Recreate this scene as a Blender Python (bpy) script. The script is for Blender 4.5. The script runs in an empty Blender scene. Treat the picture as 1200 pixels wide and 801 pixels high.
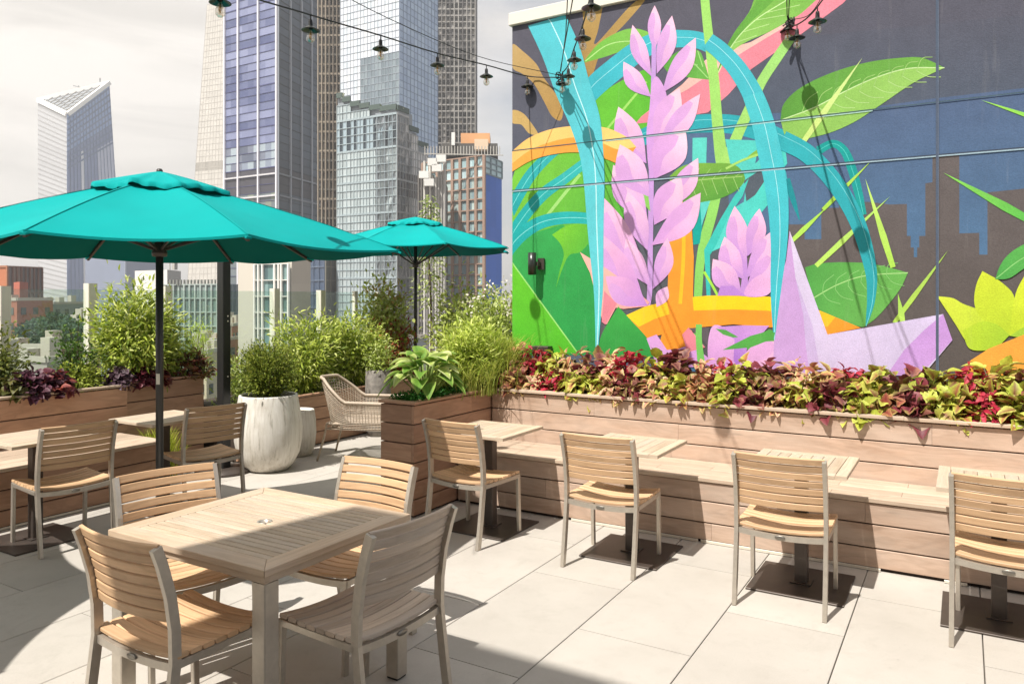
import bpy, bmesh, math, random
import numpy as np
from mathutils import Vector, Matrix
random.seed(7); rng = np.random.default_rng(7)
sc = bpy.context.scene
COL = sc.collection
R_ = math.radians
# ------------------------------------------------------------------ camera calibration (level camera, 1.73 m up)
FPX, HZ, CH = 892., 349., 1.73
TH = math.atan(529/892)
FW = Vector((-math.sin(TH), math.cos(TH), 0)); RT = Vector((math.cos(TH), math.sin(TH), 0))
def at(px, py, D):
    """real-world point seen in direction px,py at depth D metres"""
    return Vector((0,0,CH)) + FW*D + RT*((px-600)/FPX*D) + Vector((0,0,(HZ-py)/FPX*D))
def onY(px, py, Y):
    d = FW + RT*((px-600)/FPX) + Vector((0,0,(HZ-py)/FPX)); return Vector((0,0,CH)) + d*(Y/d.y)

# ------------------------------------------------------------------ helpers: objects and tags
def lin(c):
    if isinstance(c, str): c = tuple(int(c[i:i+2],16)/255 for i in (0,2,4))
    return tuple((x/12.92 if x <= .04045 else ((x+.055)/1.055)**2.4) for x in c)
def tag(o, label=None, cat=None, group=None, kind=None):
    if label: o['label'] = label
    if cat: o['category'] = cat
    if group: o['group'] = group
    if kind: o['kind'] = kind
    return o
def empty(name, loc=(0,0,0), rz=0, label=None, cat=None, group=None):
    o = bpy.data.objects.new(name, None); COL.objects.link(o)
    o.empty_display_size = .1
    o.location = loc; o.rotation_euler = (0,0,rz)
    return tag(o, label, cat, group)
def kids(o): return [c for c in bpy.data.objects if c.parent == o]
def copy_tree(o, parent=None):
    c = o.copy(); COL.objects.link(c); c.parent = parent
    for ch in kids(o): copy_tree(ch, c)
    return c

class MB:
    def __init__(s): s.v=[]; s.f=[]; s.uv=[]; s.r=[]; s.m=[]; s.c=[]; s.mats=[]; s.cm=0; s.cc=(1,1,1); s.hascol=False; s.sm=[]
    def use(s, mat):
        if mat not in s.mats: s.mats.append(mat)
        s.cm = s.mats.index(mat); return s
    def color(s, c): s.cc=c; s.hascol=True; return s
    def add(s, vs, fs, uvs=None, rnd=None, smooth=False, cols=None):
        b=len(s.v); s.v += [tuple(v) for v in vs]
        if rnd is None: rnd = random.random()
        for i,f in enumerate(fs):
            s.f.append([b+k for k in f]); s.m.append(s.cm); s.r.append(rnd); s.sm.append(smooth)
            if uvs: s.uv.append([uvs[k] for k in f] if not isinstance(uvs[0], list) else uvs[i])
            else: s.uv.append([(vs[k][0]+vs[k][2]*.37, vs[k][1]+vs[k][2]) for k in f])
            if cols is not None: s.c.append([cols[k] for k in f])
            else: s.c.append([s.cc]*len(f))
        if cols is not None: s.hascol=True
    def sweep(s, pts, prof, ups=None, close=False, cap=True, smooth=False, rnd=None):
        """profile (list of (a,b)) swept along pts; a = side, b = up"""
        pts=[Vector(p) for p in pts]; n=len(pts); m=len(prof)
        vs=[]; uvs=[]; L=random.random()*7; off=random.random()*5; per=[0]
        for k in range(m): 
            a=prof[k]; b=prof[(k+1)%m]; per.append(per[-1]+math.hypot(a[0]-b[0],a[1]-b[1]))
        Ls=[]
        for i,p in enumerate(pts):
            if i: L+=(p-pts[i-1]).length
            Ls.append(L)
            if close: t=(pts[(i+1)%n]-pts[i-1]).normalized()
            else: t=(pts[min(i+1,n-1)]-pts[max(i-1,0)]).normalized()
            up = Vector(ups[i]) if ups and isinstance(ups, list) else (Vector(ups) if ups else (Vector((0,0,1)) if abs(t.z)<.95 else Vector((0,1,0))))
            sd = t.cross(up).normalized(); u2 = sd.cross(t).normalized()
            for (a,b) in prof: vs.append(p+sd*a+u2*b)
        fs=[]; fuv=[]
        rngi = range(n if close else n-1)
        for i in rngi:
            j=(i+1)%n
            for k in range(m):
                k2=(k+1)%m
                fs.append([i*m+k, j*m+k, j*m+k2, i*m+k2])
                l2 = Ls[j] if j else Ls[-1]+.1
                fuv.append([(Ls[i],per[k]+off),(l2,per[k]+off),(l2,per[k+1]+off),(Ls[i],per[k+1]+off)])
        if cap and not close:
            fs.append(list(range(m))); fuv.append([(off+prof[k][0],off+prof[k][1]) for k in range(m)])
            fs.append([(n-1)*m+k for k in reversed(range(m))]); fuv.append([(off+prof[k][0],off+prof[k][1]) for k in reversed(range(m))])
        s.add(vs, fs, fuv, rnd, smooth)
    def beam(s, p0, p1, w, h, ch=.002, up=None, rnd=None):
        w/=2; h/=2; c=min(ch,w*.45,h*.45)
        prof=[(-w+c,-h),(w-c,-h),(w,-h+c),(w,h-c),(w-c,h),(-w+c,h),(-w,h-c),(-w,-h+c)] if c>0 else [(-w,-h),(w,-h),(w,h),(-w,h)]
        s.sweep([p0,p1], prof, up, rnd=rnd)
    def box(s, x0,x1,y0,y1,z0,z1, ch=.002, rnd=None):
        """beam along the longest axis"""
        dx,dy,dz=x1-x0,y1-y0,z1-z0; cx,cy,cz=(x0+x1)/2,(y0+y1)/2,(z0+z1)/2
        if dx>=dy and dx>=dz: s.beam((x0,cy,cz),(x1,cy,cz),dy,dz,ch,(0,0,1),rnd)
        elif dy>=dz: s.beam((cx,y0,cz),(cx,y1,cz),dx,dz,ch,(0,0,1),rnd)
        else: s.beam((cx,cy,z0),(cx,cy,z1),dx,dy,ch,(0,1,0),rnd)
    def tube(s, pts, r, n=8, smooth=True, rnd=None, close=False, radii=None):
        if radii is None:
            s.sweep(pts, [(r*math.cos(2*math.pi*k/n), r*math.sin(2*math.pi*k/n)) for k in range(n)], smooth=smooth, rnd=rnd, close=close)
        else:
            pts=[Vector(p) for p in pts]; vs=[]; fs=[]
            for i,p in enumerate(pts):
                t=(pts[min(i+1,len(pts)-1)]-pts[max(i-1,0)]).normalized()
                up=Vector((0,0,1)) if abs(t.z)<.9 else Vector((0,1,0))
                a=t.cross(up).normalized(); b=a.cross(t)
                for k in range(n): vs.append(p+(a*math.cos(2*math.pi*k/n)+b*math.sin(2*math.pi*k/n))*radii[i])
            for i in range(len(pts)-1):
                for k in range(n): fs.append([i*n+k,(i+1)*n+k,(i+1)*n+(k+1)%n,i*n+(k+1)%n])
            s.add(vs,fs,None,rnd,smooth)
    def lathe(s, prof, c=(0,0,0), n=32, smooth=True, rnd=None, cap0=False, cap1=False, wob=None):
        vs=[];fs=[];uvs=[]
        for i,(r,z) in enumerate(prof):
            for k in range(n):
                a=2*math.pi*k/n; rr=r*(1+(wob(a,z) if wob else 0)); vs.append((c[0]+rr*math.cos(a),c[1]+rr*math.sin(a),c[2]+z))
        fuv=[]
        for i in range(len(prof)-1):
            for k in range(n):
                fs.append([i*n+k,i*n+(k+1)%n,(i+1)*n+(k+1)%n,(i+1)*n+k])
                fuv.append([(k/n,prof[i][1]),((k+1)/n,prof[i][1]),((k+1)/n,prof[i+1][1]),(k/n,prof[i+1][1])])
        if cap0: fs.append(list(reversed(range(n)))); fuv.append([(0,0)]*n)
        if cap1: fs.append([(len(prof)-1)*n+k for k in range(n)]); fuv.append([(0,0)]*n)
        s.add(vs,fs,fuv,rnd,smooth)
    def build(s, name, mat=None, parent=None):
        me=bpy.data.meshes.new(name)
        me.from_pydata(s.v,[],s.f); 
        if s.mats:
            for m in s.mats: me.materials.append(m)
        elif mat: me.materials.append(mat)
        me.polygons.foreach_set('material_index', s.m); me.polygons.foreach_set('use_smooth', s.sm)
        uvl=me.uv_layers.new(name='uv'); flat=np.array([c for f in s.uv for p in f for c in p],dtype=np.float32)
        uvl.data.foreach_set('uv', flat)
        a=me.attributes.new('rnd','FLOAT','FACE'); a.data.foreach_set('value', s.r)
        if s.hascol:
            ca=me.color_attributes.new('col','FLOAT_COLOR','CORNER')
            ca.data.foreach_set('color', np.array([x for f in s.c for p in f for x in (*p,1.)],dtype=np.float32))
        me.update()
        o=bpy.data.objects.new(name,me); COL.objects.link(o); o.parent=parent
        return o

# ------------------------------------------------------------------ materials
def nt(name):
    m=bpy.data.materials.new(name); m.use_nodes=True; t=m.node_tree; t.nodes.clear()
    out=t.nodes.new('ShaderNodeOutputMaterial'); b=t.nodes.new('ShaderNodeBsdfPrincipled'); t.links.new(b.outputs[0],out.inputs[0])
    return m,t,b,out
def N(t,ty,**k):
    n=t.nodes.new(ty)
    for a,v in k.items():
        if a.startswith('i_'):
            key=a[2:]; key=int(key) if key.isdigit() else key.replace('_',' ')
            n.inputs[key].default_value=v
        else: setattr(n,a,v)
    return n
def mixc(t,fac,a,b,blend='MIX'):
    n=t.nodes.new('ShaderNodeMix'); n.data_type='RGBA'; n.blend_type=blend
    for i,x in ((0,fac),(6,a),(7,b)):
        if isinstance(x,(int,float)): n.inputs[i].default_value=x
        elif isinstance(x,tuple): n.inputs[i].default_value=(*x,1) if len(x)==3 else x
        else: t.links.new(x,n.inputs[i])
    return n.outputs[2]
def math_(t,op,a,b=None,clamp=False):
    n=t.nodes.new('ShaderNodeMath'); n.operation=op; n.use_clamp=clamp
    for i,x in enumerate((a,b)):
        if x is None: continue
        if isinstance(x,(int,float)): n.inputs[i].default_value=x
        else: t.links.new(x,n.inputs[i])
    return n.outputs[0]
def ramp(t,fac,stops):
    n=t.nodes.new('ShaderNodeValToRGB'); t.links.new(fac,n.inputs[0]); e=n.color_ramp.elements
    while len(e)>len(stops): e.remove(e[-1])
    while len(e)<len(stops): e.new(1)
    for q,(p,c) in zip(e,stops):
        q.position=p; q.color=(*c,1) if isinstance(c,tuple) else (c,c,c,1)
    return n.outputs[0]
def bump(t,b,h,strength=.3,dist=.01):
    n=N(t,'ShaderNodeBump'); n.inputs['Strength'].default_value=strength; n.inputs['Distance'].default_value=dist
    t.links.new(h,n.inputs['Height']); t.links.new(n.outputs[0],b.inputs['Normal'])
def rndattr(t):
    n=N(t,'ShaderNodeAttribute',attribute_name='rnd'); return n.outputs['Fac']
def noise(t,vec,scale,detail=4,rough=.55,dist=0):
    n=N(t,'ShaderNodeTexNoise'); n.inputs['Scale'].default_value=scale; n.inputs['Detail'].default_value=detail
    n.inputs['Roughness'].default_value=rough; n.inputs['Distortion'].default_value=dist
    if vec is not None: t.links.new(vec,n.inputs['Vector'])
    return n.outputs['Fac']
def mapped(t,src,scale,loc=None):
    m=N(t,'ShaderNodeMapping'); m.inputs['Scale'].default_value=scale; t.links.new(src,m.inputs[0]); 
    if loc is not None: t.links.new(loc,m.inputs['Location'])
    return m.outputs[0]
def wood(name, light, dark, rough=.6, var=.25, grey=None, grain=1.0, bumps=.25):
    m,t,b,o=nt(name); uv=N(t,'ShaderNodeUVMap',uv_map='uv').outputs[0]; r=rndattr(t)
    comb=N(t,'ShaderNodeCombineXYZ'); t.links.new(math_(t,'MULTIPLY',r,37.),comb.inputs[0]); t.links.new(math_(t,'MULTIPLY',r,91.),comb.inputs[1])
    v=mapped(t,uv,(2.0,30.*grain,1),comb.outputs[0]); g=noise(t,v,1.6,6,.6,.6)
    v2=mapped(t,uv,(9.,160.,1),comb.outputs[0]); f=noise(t,v2,1.2,3,.6)
    v3=mapped(t,uv,(.7,7.*grain,1),comb.outputs[0]); fig=noise(t,v3,2.2,2,.5,1.6)
    c=ramp(t,g,[(.28,dark),(.52,tuple((a+b_)/2 for a,b_ in zip(light,dark))),(.74,light)])
    c=mixc(t,math_(t,'MULTIPLY',ramp(t,fig,[(.40,0.),(.5,1.),(.58,0.)]),.42),c,tuple(x*.62 for x in dark))
    c=mixc(t,.28,c,ramp(t,f,[(.3,dark),(.7,light)]))
    kn=N(t,'ShaderNodeTexVoronoi'); kn.inputs['Scale'].default_value=1.; t.links.new(mapped(t,uv,(1.7,9.,1),comb.outputs[0]),kn.inputs['Vector'])
    c=mixc(t,math_(t,'MULTIPLY',ramp(t,kn.outputs['Distance'],[(.0,1.),(.05,.8),(.11,0.)]),.45),c,tuple(x*.4 for x in dark))
    br=ramp(t,r,[(0,1-var),(1,1+var*.6)])
    c=mixc(t,1.,c,br,'MULTIPLY')
    if grey:
        gn=noise(t,mapped(t,uv,(1.,3.,1),comb.outputs[0]),1.5,4,.6)
        c=mixc(t,math_(t,'MULTIPLY',ramp(t,gn,[(.35,0.),(.7,1.)]),grey[1]),c,grey[0])
    t.links.new(c,b.inputs['Base Color']); b.inputs['Roughness'].default_value=rough; b.inputs['Specular IOR Level'].default_value=.35
    bump(t,b,mixc(t,.5,f,g),bumps,.0015)
    return m
def plain(name,c,rough=.5,metal=0,var=0,nscale=0,namt=0,bumps=0,bscale=200,spec=.5):
    m,t,b,o=nt(name); b.inputs['Roughness'].default_value=rough; b.inputs['Metallic'].default_value=metal; b.inputs['Specular IOR Level'].default_value=spec
    g=N(t,'ShaderNodeNewGeometry').outputs['Position']; cc=None
    if var or namt:
        cc=tuple(c)
        n_=ramp(t,noise(t,g,nscale or 5,5,.6),[(.3,1-namt),(.7,1+namt)])
        cc=mixc(t,1.,cc,n_,'MULTIPLY')
        if var: cc=mixc(t,1.,cc,ramp(t,rndattr(t),[(0,1-var),(1,1+var)]),'MULTIPLY')
        t.links.new(cc,b.inputs['Base Color'])
    else: b.inputs['Base Color'].default_value=(*c,1)
    if bumps: bump(t,b,noise(t,g,bscale,3,.6),bumps,.003)
    return m
def colmat(name,rough=.6,transl=0.,var=.0,spec=.3,bumps=0,bscale=80,attr='col'):
    m,t,b,out=nt(name); a=N(t,'ShaderNodeAttribute',attribute_name=attr).outputs['Color']; b.inputs['Roughness'].default_value=rough
    b.inputs['Specular IOR Level'].default_value=spec
    g=N(t,'ShaderNodeNewGeometry').outputs['Position']
    if var: a=mixc(t,1.,a,ramp(t,noise(t,g,bscale,3,.6),[(.3,1-var),(.7,1+var)]),'MULTIPLY')
    t.links.new(a,b.inputs['Base Color'])
    if bumps: bump(t,b,noise(t,g,bscale,4,.6),bumps,.004)
    if transl:
        tr=N(t,'ShaderNodeBsdfTranslucent'); t.links.new(a,tr.inputs[0]); ms=N(t,'ShaderNodeMixShader'); ms.inputs[0].default_value=transl
        t.links.new(b.outputs[0],ms.inputs[1]); t.links.new(tr.outputs[0],ms.inputs[2]); t.links.new(ms.outputs[0],out.inputs[0])
    return m
def glassmat(name,tint,alpha=.12,rough=.02):
    m,t,b,out=nt(name); t.nodes.remove(b)
    tr=N(t,'ShaderNodeBsdfTransparent'); tr.inputs[0].default_value=(*tint,1); gl=N(t,'ShaderNodeBsdfGlossy'); gl.inputs['Roughness'].default_value=rough
    fr=N(t,'ShaderNodeLayerWeight'); fr.inputs[0].default_value=.12; ms=N(t,'ShaderNodeMixShader')
    t.links.new(math_(t,'ADD',math_(t,'MULTIPLY',math_(t,'POWER',fr.outputs[1],2.),.35),alpha*.45),ms.inputs[0]); t.links.new(tr.outputs[0],ms.inputs[1]); t.links.new(gl.outputs[0],ms.inputs[2]); t.links.new(ms.outputs[0],out.inputs[0])
    return m

M={}
M['teak']=wood('teak_slats',(.75,.50,.295),(.57,.355,.195),.5,.16)
M['teak_grey']=wood('greyed_teak_slats',(.64,.52,.41),(.50,.39,.29),.6,.18,grey=((.58,.54,.50),.4))
M['teak_edge']=wood('oiled_teak_edge',(.68,.52,.37),(.50,.355,.23),.55,.14,grey=((.62,.54,.45),.45))
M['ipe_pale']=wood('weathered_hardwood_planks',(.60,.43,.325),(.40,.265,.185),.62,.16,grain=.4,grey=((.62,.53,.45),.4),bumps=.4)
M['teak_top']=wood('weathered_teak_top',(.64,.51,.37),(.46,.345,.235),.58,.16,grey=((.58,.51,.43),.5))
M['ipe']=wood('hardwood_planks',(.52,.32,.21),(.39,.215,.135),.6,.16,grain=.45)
M['ipe_seat']=wood('sun_bleached_planks',(.62,.49,.375),(.46,.345,.25),.6,.12,grain=.5)
M['frame']=plain('brushed_champagne_metal',(.50,.45,.38),.38,.55,nscale=30,namt=.08)
M['bronze']=plain('dark_bronze_steel',(.085,.068,.058),.42,.4,nscale=8,namt=.15)
M['black']=plain('black_steel',(.022,.022,.022),.45,.2)
M['pole']=plain('charcoal_pole',(.06,.058,.055),.4,.5)
M['dark']=plain('dark_gap',(.03,.02,.015),.9)
M['soil']=plain('soil',(.05,.035,.025),.95,nscale=40,namt=.4,bumps=.6,bscale=60)
M['cream']=plain('cream_paint',(.72,.68,.58),.6,nscale=3,namt=.04)
M['strip']=plain('metal_strip',(.75,.70,.60),.35,.3)
M['leaf']=colmat('leaves',.55,.35,.12,.3,bscale=25)
M['underside_shade']=plain('teal_underside_shade',(.0,.135,.115),.9,spec=.1)  # dark colour paints in the shade under the umbrella cloth
M['coleus']=colmat('coleus_leaves',.5,.25,.22,.35,bscale=70)
M['bark']=plain('stems',(.12,.09,.05),.8,nscale=40,namt=.3)
M['wicker']=plain('grey_wicker',(.42,.34,.26),.6,var=.25,nscale=60,namt=.2)
M['glass']=glassmat('clear_balustrade_glass',(.87,.93,.90))
M['bulb']=glassmat('clear_bulb_glass',(.93,.90,.84),.7)
M['filament']=plain('brass_filament',(.75,.45,.18),.3,.8)
M['enamel']=plain('dark_enamel',(.05,.055,.05),.3,.6)
M['cable']=plain('black_cable',(.015,.015,.015),.6)

# canvas: teal acrylic, woven, lets some light through
m,t,b,out=nt('teal_canvas'); g=N(t,'ShaderNodeNewGeometry').outputs['Position']
c=mixc(t,1.,(.0,.315,.305),ramp(t,noise(t,g,2.5,3,.5),[(.3,.93),(.7,1.05)]),'MULTIPLY')
t.links.new(c,b.inputs['Base Color']); b.inputs['Roughness'].default_value=.85; b.inputs['Specular IOR Level'].default_value=.15
tr=N(t,'ShaderNodeBsdfTranslucent'); tr.inputs[0].default_value=(.0,.34,.27,1); ms=N(t,'ShaderNodeMixShader'); ms.inputs[0].default_value=.03
t.links.new(b.outputs[0],ms.inputs[1]); t.links.new(tr.outputs[0],ms.inputs[2]); t.links.new(ms.outputs[0],out.inputs[0])
bump(t,b,mixc(t,.5,noise(t,g,420,2,.5),noise(t,mapped(t,g,(9,9,3)),1.,4,.6,1.2)),.45,.006); M['canvas']=m

# ceramic pot: whitewashed with streaks
m,t,b,out=nt('whitewashed_ceramic'); tc=N(t,'ShaderNodeTexCoord').outputs['Object']
st=noise(t,mapped(t,tc,(34,34,2.2)),1.,5,.65); bl=noise(t,tc,5,5,.6)
c=ramp(t,st,[(.25,(.30,.27,.22)),(.42,(.66,.62,.55)),(.7,(.80,.77,.71))])
c=mixc(t,math_(t,'MULTIPLY',ramp(t,bl,[(.5,0.),(.75,1.)]),.45),c,(.42,.36,.27))
t.links.new(c,b.inputs['Base Color']); b.inputs['Roughness'].default_value=.6; bump(t,b,st,.5,.004); M['pot']=m

# floor pavers
m,t,b,out=nt('pale_concrete_pavers'); g=N(t,'ShaderNodeNewGeometry').outputs['Position']
n1=noise(t,g,1.3,6,.6); n2=noise(t,g,160,3,.7); n3=noise(t,g,9,5,.65)
c=ramp(t,n1,[(.3,(.44,.405,.36)),(.7,(.52,.485,.435))])
c=mixc(t,1.,c,ramp(t,n2,[(.3,.93),(.7,1.05)]),'MULTIPLY')
c=mixc(t,1.,c,ramp(t,rndattr(t),[(0,.91),(1,1.05)]),'MULTIPLY')
c=mixc(t,math_(t,'MULTIPLY',ramp(t,n3,[(.52,0.),(.74,1.)]),.26),c,(.34,.31,.27))
n4=noise(t,g,2.3,7,.7,.9); c=mixc(t,math_(t,'MULTIPLY',ramp(t,n4,[(.56,0.),(.60,1.),(.66,0.)]),.16),c,(.33,.30,.26))
n5=noise(t,g,46,2,.5); c=mixc(t,math_(t,'MULTIPLY',ramp(t,n5,[(.70,0.),(.74,1.)]),.35),c,(.26,.24,.21))
t.links.new(c,b.inputs['Base Color']); b.inputs['Roughness'].default_value=.85; b.inputs['Specular IOR Level'].default_value=.25; bump(t,b,n2,.15,.001); M['paver']=m
# ================================================================== FLOOR
mb=MB(); tw,tl,gap=.608,1.216,.005
for i in range(-11,6):
    x0=-2.348+i*tw
    off=3.0 if i%2==0 else 3.608
    for j in range(-4,8):
        y0=off+j*tl
        if y0>9.9: continue
        mb.box(x0+gap/2,x0+tw-gap/2,y0+gap/2,y0+tl-gap/2,-.04,0,.0025)
fl=mb.build('terrace_floor',M['paver']); tag(fl,kind='structure')
mb=MB(); mb.box(-9.2,6,-9,12,-.5,-.03,0); tag(mb.build('terrace_slab',plain('joint_sand',(.16,.14,.11),.95)),kind='structure')

# ================================================================== PLANTERS AND BENCHES
def planks(mb,x0,x1,y0,y1,zs,th,front,maxlen=2.6):
    """boards between z levels along one face. front in {'-y','+x','-x'}; zs descending list of gap centres"""
    for k in range(len(zs)-1):
        zt,zb=zs[k]-.0045,zs[k+1]+.0045
        a,b_=(x0,x1) if front[1]=='y' else (y0,y1)
        cuts=[a]; p=a+random.uniform(.8,maxlen)
        while p<b_-.5: cuts.append(p); p+=random.uniform(1.6,maxlen)
        cuts.append(b_)
        for c0,c1 in zip(cuts,cuts[1:]):
            if front=='-y': mb.box(c0+.0008,c1-.0008,y0,y0+th,zb,zt,.003)
            elif front=='+x': mb.box(x1-th,x1,c0+.0008,c1-.0008,zb,zt,.003)
            else: mb.box(x0,x0+th,c0+.0008,c1-.0008,zb,zt,.003)
# --- long planter under the mural
lp=empty('planter',(-1.5,6.1,0),0,'long hardwood planter full of coleus running along the foot of the mural wall','planter')
def child(o,par):
    o.parent=par; o.matrix_parent_inverse=Matrix.Translation(par.location).inverted() if par.rotation_euler.z==0 else par.matrix_basis.inverted(); return o
mb=MB(); planks(mb,-3.69,2.6,5.87,6.4,[.884,.732,.58,.43],.024,'-y'); child(mb.build('board_face',M['ipe_pale']),lp)
mb=MB()
for a,b_ in [(-3.69,-2.1),(-2.1,-.35),(-.35,1.2),(1.2,2.6)]: mb.box(a+.001,b_-.001,5.845,5.93,.890,.914,.003)
child(mb.build('top_rail',M['ipe_seat']),lp)
mb=MB(); mb.box(-3.69,2.6,5.8945,5.91,.42,.885,0); child(mb.build('backing',M['dark']),lp)
mb=MB(); mb.box(-3.69,2.6,5.91,6.42,.3,.87,.0); child(mb.build('soil',M['soil']),lp)
# --- bench in front of it
bn=empty('wooden_bench',(-1.5,5.6,0),0,'long sunlit hardwood bench built against the coleus planter beside the four bistro tables','bench')
mb=MB()
for k in range(4):
    y0=5.312+k*.138
    cuts=[-3.69,-2.35+.37*k%.9,-.75+.41*k%.8,.95,2.6]
    for a,b_ in zip(cuts,cuts[1:]): mb.box(a+.001,b_-.001,y0,y0+.133,.432,.462,.004)
child(mb.build('seat',M['ipe_seat']),bn)
mb=MB(); planks(mb,-3.69,2.6,5.325,5.9,[.432,.294,.143,.018],.022,'-y',2.8); child(mb.build('front_panel',M['ipe_pale']),bn)
mb=MB(); mb.box(-3.69,2.6,5.3475,5.37,.0,.43,0); child(mb.build('backing',M['dark']),bn)
mb=MB()
for a,b_ in [(-2.62,-1.62),(-1.6,-.45)]: mb.box(a,b_,5.318,5.3235,.003,.022,.001)
mb.box(-.1,.02,5.312,5.324,.003,.02,.001)
child(mb.build('light_strip',M['strip']),bn)
# --- wing planter
wp=empty('planter',(-3.9,5.4,0),0,'short hardwood planter end with a striped hosta, closing the left end of the long bench','planter')
zs=[.884,.732,.58,.43,.284,.143,.015]
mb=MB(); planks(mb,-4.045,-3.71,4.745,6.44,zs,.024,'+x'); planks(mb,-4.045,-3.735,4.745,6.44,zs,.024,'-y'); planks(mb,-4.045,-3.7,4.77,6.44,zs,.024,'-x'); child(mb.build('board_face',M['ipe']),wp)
mb=MB(); mb.box(-4.06,-3.69,4.73,4.80,.890,.912,.003); mb.box(-3.77,-3.69,4.801,5.845,.890,.912,.003); mb.box(-4.06,-3.99,4.801,6.44,.890,.912,.003); child(mb.build('top_rail',M['ipe']),wp)
mb=MB(); mb.box(-4.02,-3.735,4.77,6.44,0,.872,0); child(mb.build('soil',M['soil']),wp)
# --- left bench + planters
XL,XB=-6.9,-6.15
lb=empty('planter',(-7.3,2.5,0),0,'tall hardwood planter of shrubs behind the shaded left-hand bench','planter')
zs=[.875,.70,.525,.35]
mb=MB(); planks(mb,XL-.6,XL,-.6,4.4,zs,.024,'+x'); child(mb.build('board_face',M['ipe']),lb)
mb=MB(); mb.box(XL-.06,XL+.012,-.6,2.6,.881,.902,.003); mb.box(XL-.06,XL+.012,2.602,4.4,.881,.902,.003); child(mb.build('top_rail',M['ipe_seat']),lb)
mb=MB(); mb.box(XL-.7,XL-.025,-.6,4.4,.0,.86,0); child(mb.build('soil',M['soil']),lb)
lb2=empty('planter',(-7.3,4.85,0),0,'short hardwood planter section with red foliage behind the second left-hand bistro table','planter')
zs=[.895,.72,.545,.37,.19,.015]
mb=MB(); planks(mb,XL-.6,XL-.03,4.405,5.27,zs,.024,'+x'); 
for k in range(5): mb.box(XL-.7,XL-.055,5.27,5.294,zs[k+1]+.004,zs[k]-.004,.003)
child(mb.build('board_face',M['ipe']),lb2)
mb=MB(); mb.box(XL-.09,XL-.018,4.405,5.3,.90,.92,.003); child(mb.build('top_rail',M['ipe']),lb2)
mb=MB(); mb.box(XL-.7,XL-.056,4.41,5.268,.0,.88,0); child(mb.build('soil',M['soil']),lb2)
b2=empty('wooden_bench',(-6.5,2,0),0,'shaded left-hand hardwood bench with two bistro tables drawn up to it','bench')
mb=MB()
for k in range(5):
    x1=XB-k*.149
    for a,b_ in [(-.6,1.3),(1.302,4.28)]: mb.box(x1-.145,x1,a,b_,.432,.462,.004)
child(mb.build('seat',M['ipe_seat']),b2)
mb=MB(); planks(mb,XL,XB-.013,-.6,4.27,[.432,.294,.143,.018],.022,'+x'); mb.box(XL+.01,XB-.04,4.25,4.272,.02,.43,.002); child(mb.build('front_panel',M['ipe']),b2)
mb=MB(); mb.box(XB-.06,XB-.036,-.6,4.24,.0,.43,0); child(mb.build('backing',M['dark']),b2)
mb=MB(); mb.box(XB-.0125,XB-.004,-.6,4.2,.003,.02,.001); child(mb.build('light_strip',M['strip']),b2)
# --- low planter at the back
bp=empty('planter',(-6.8,6.6,0),0,'low red-brown hardwood planter behind the white pots and wicker armchair','planter')
zs=[.585,.445,.30,.155,.012]
mb=MB(); planks(mb,-7.2,-6.55,5.4,9.6,zs,.024,'+x'); child(mb.build('board_face',M['ipe']),bp)
mb=MB(); mb.box(-6.61,-6.54,5.4,9.6,.590,.61,.003); child(mb.build('top_rail',M['ipe']),bp)
mb=MB(); mb.box(-7.5,-6.576,5.4,9.6,.0,.57,0); child(mb.build('soil',M['soil']),bp)

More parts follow.
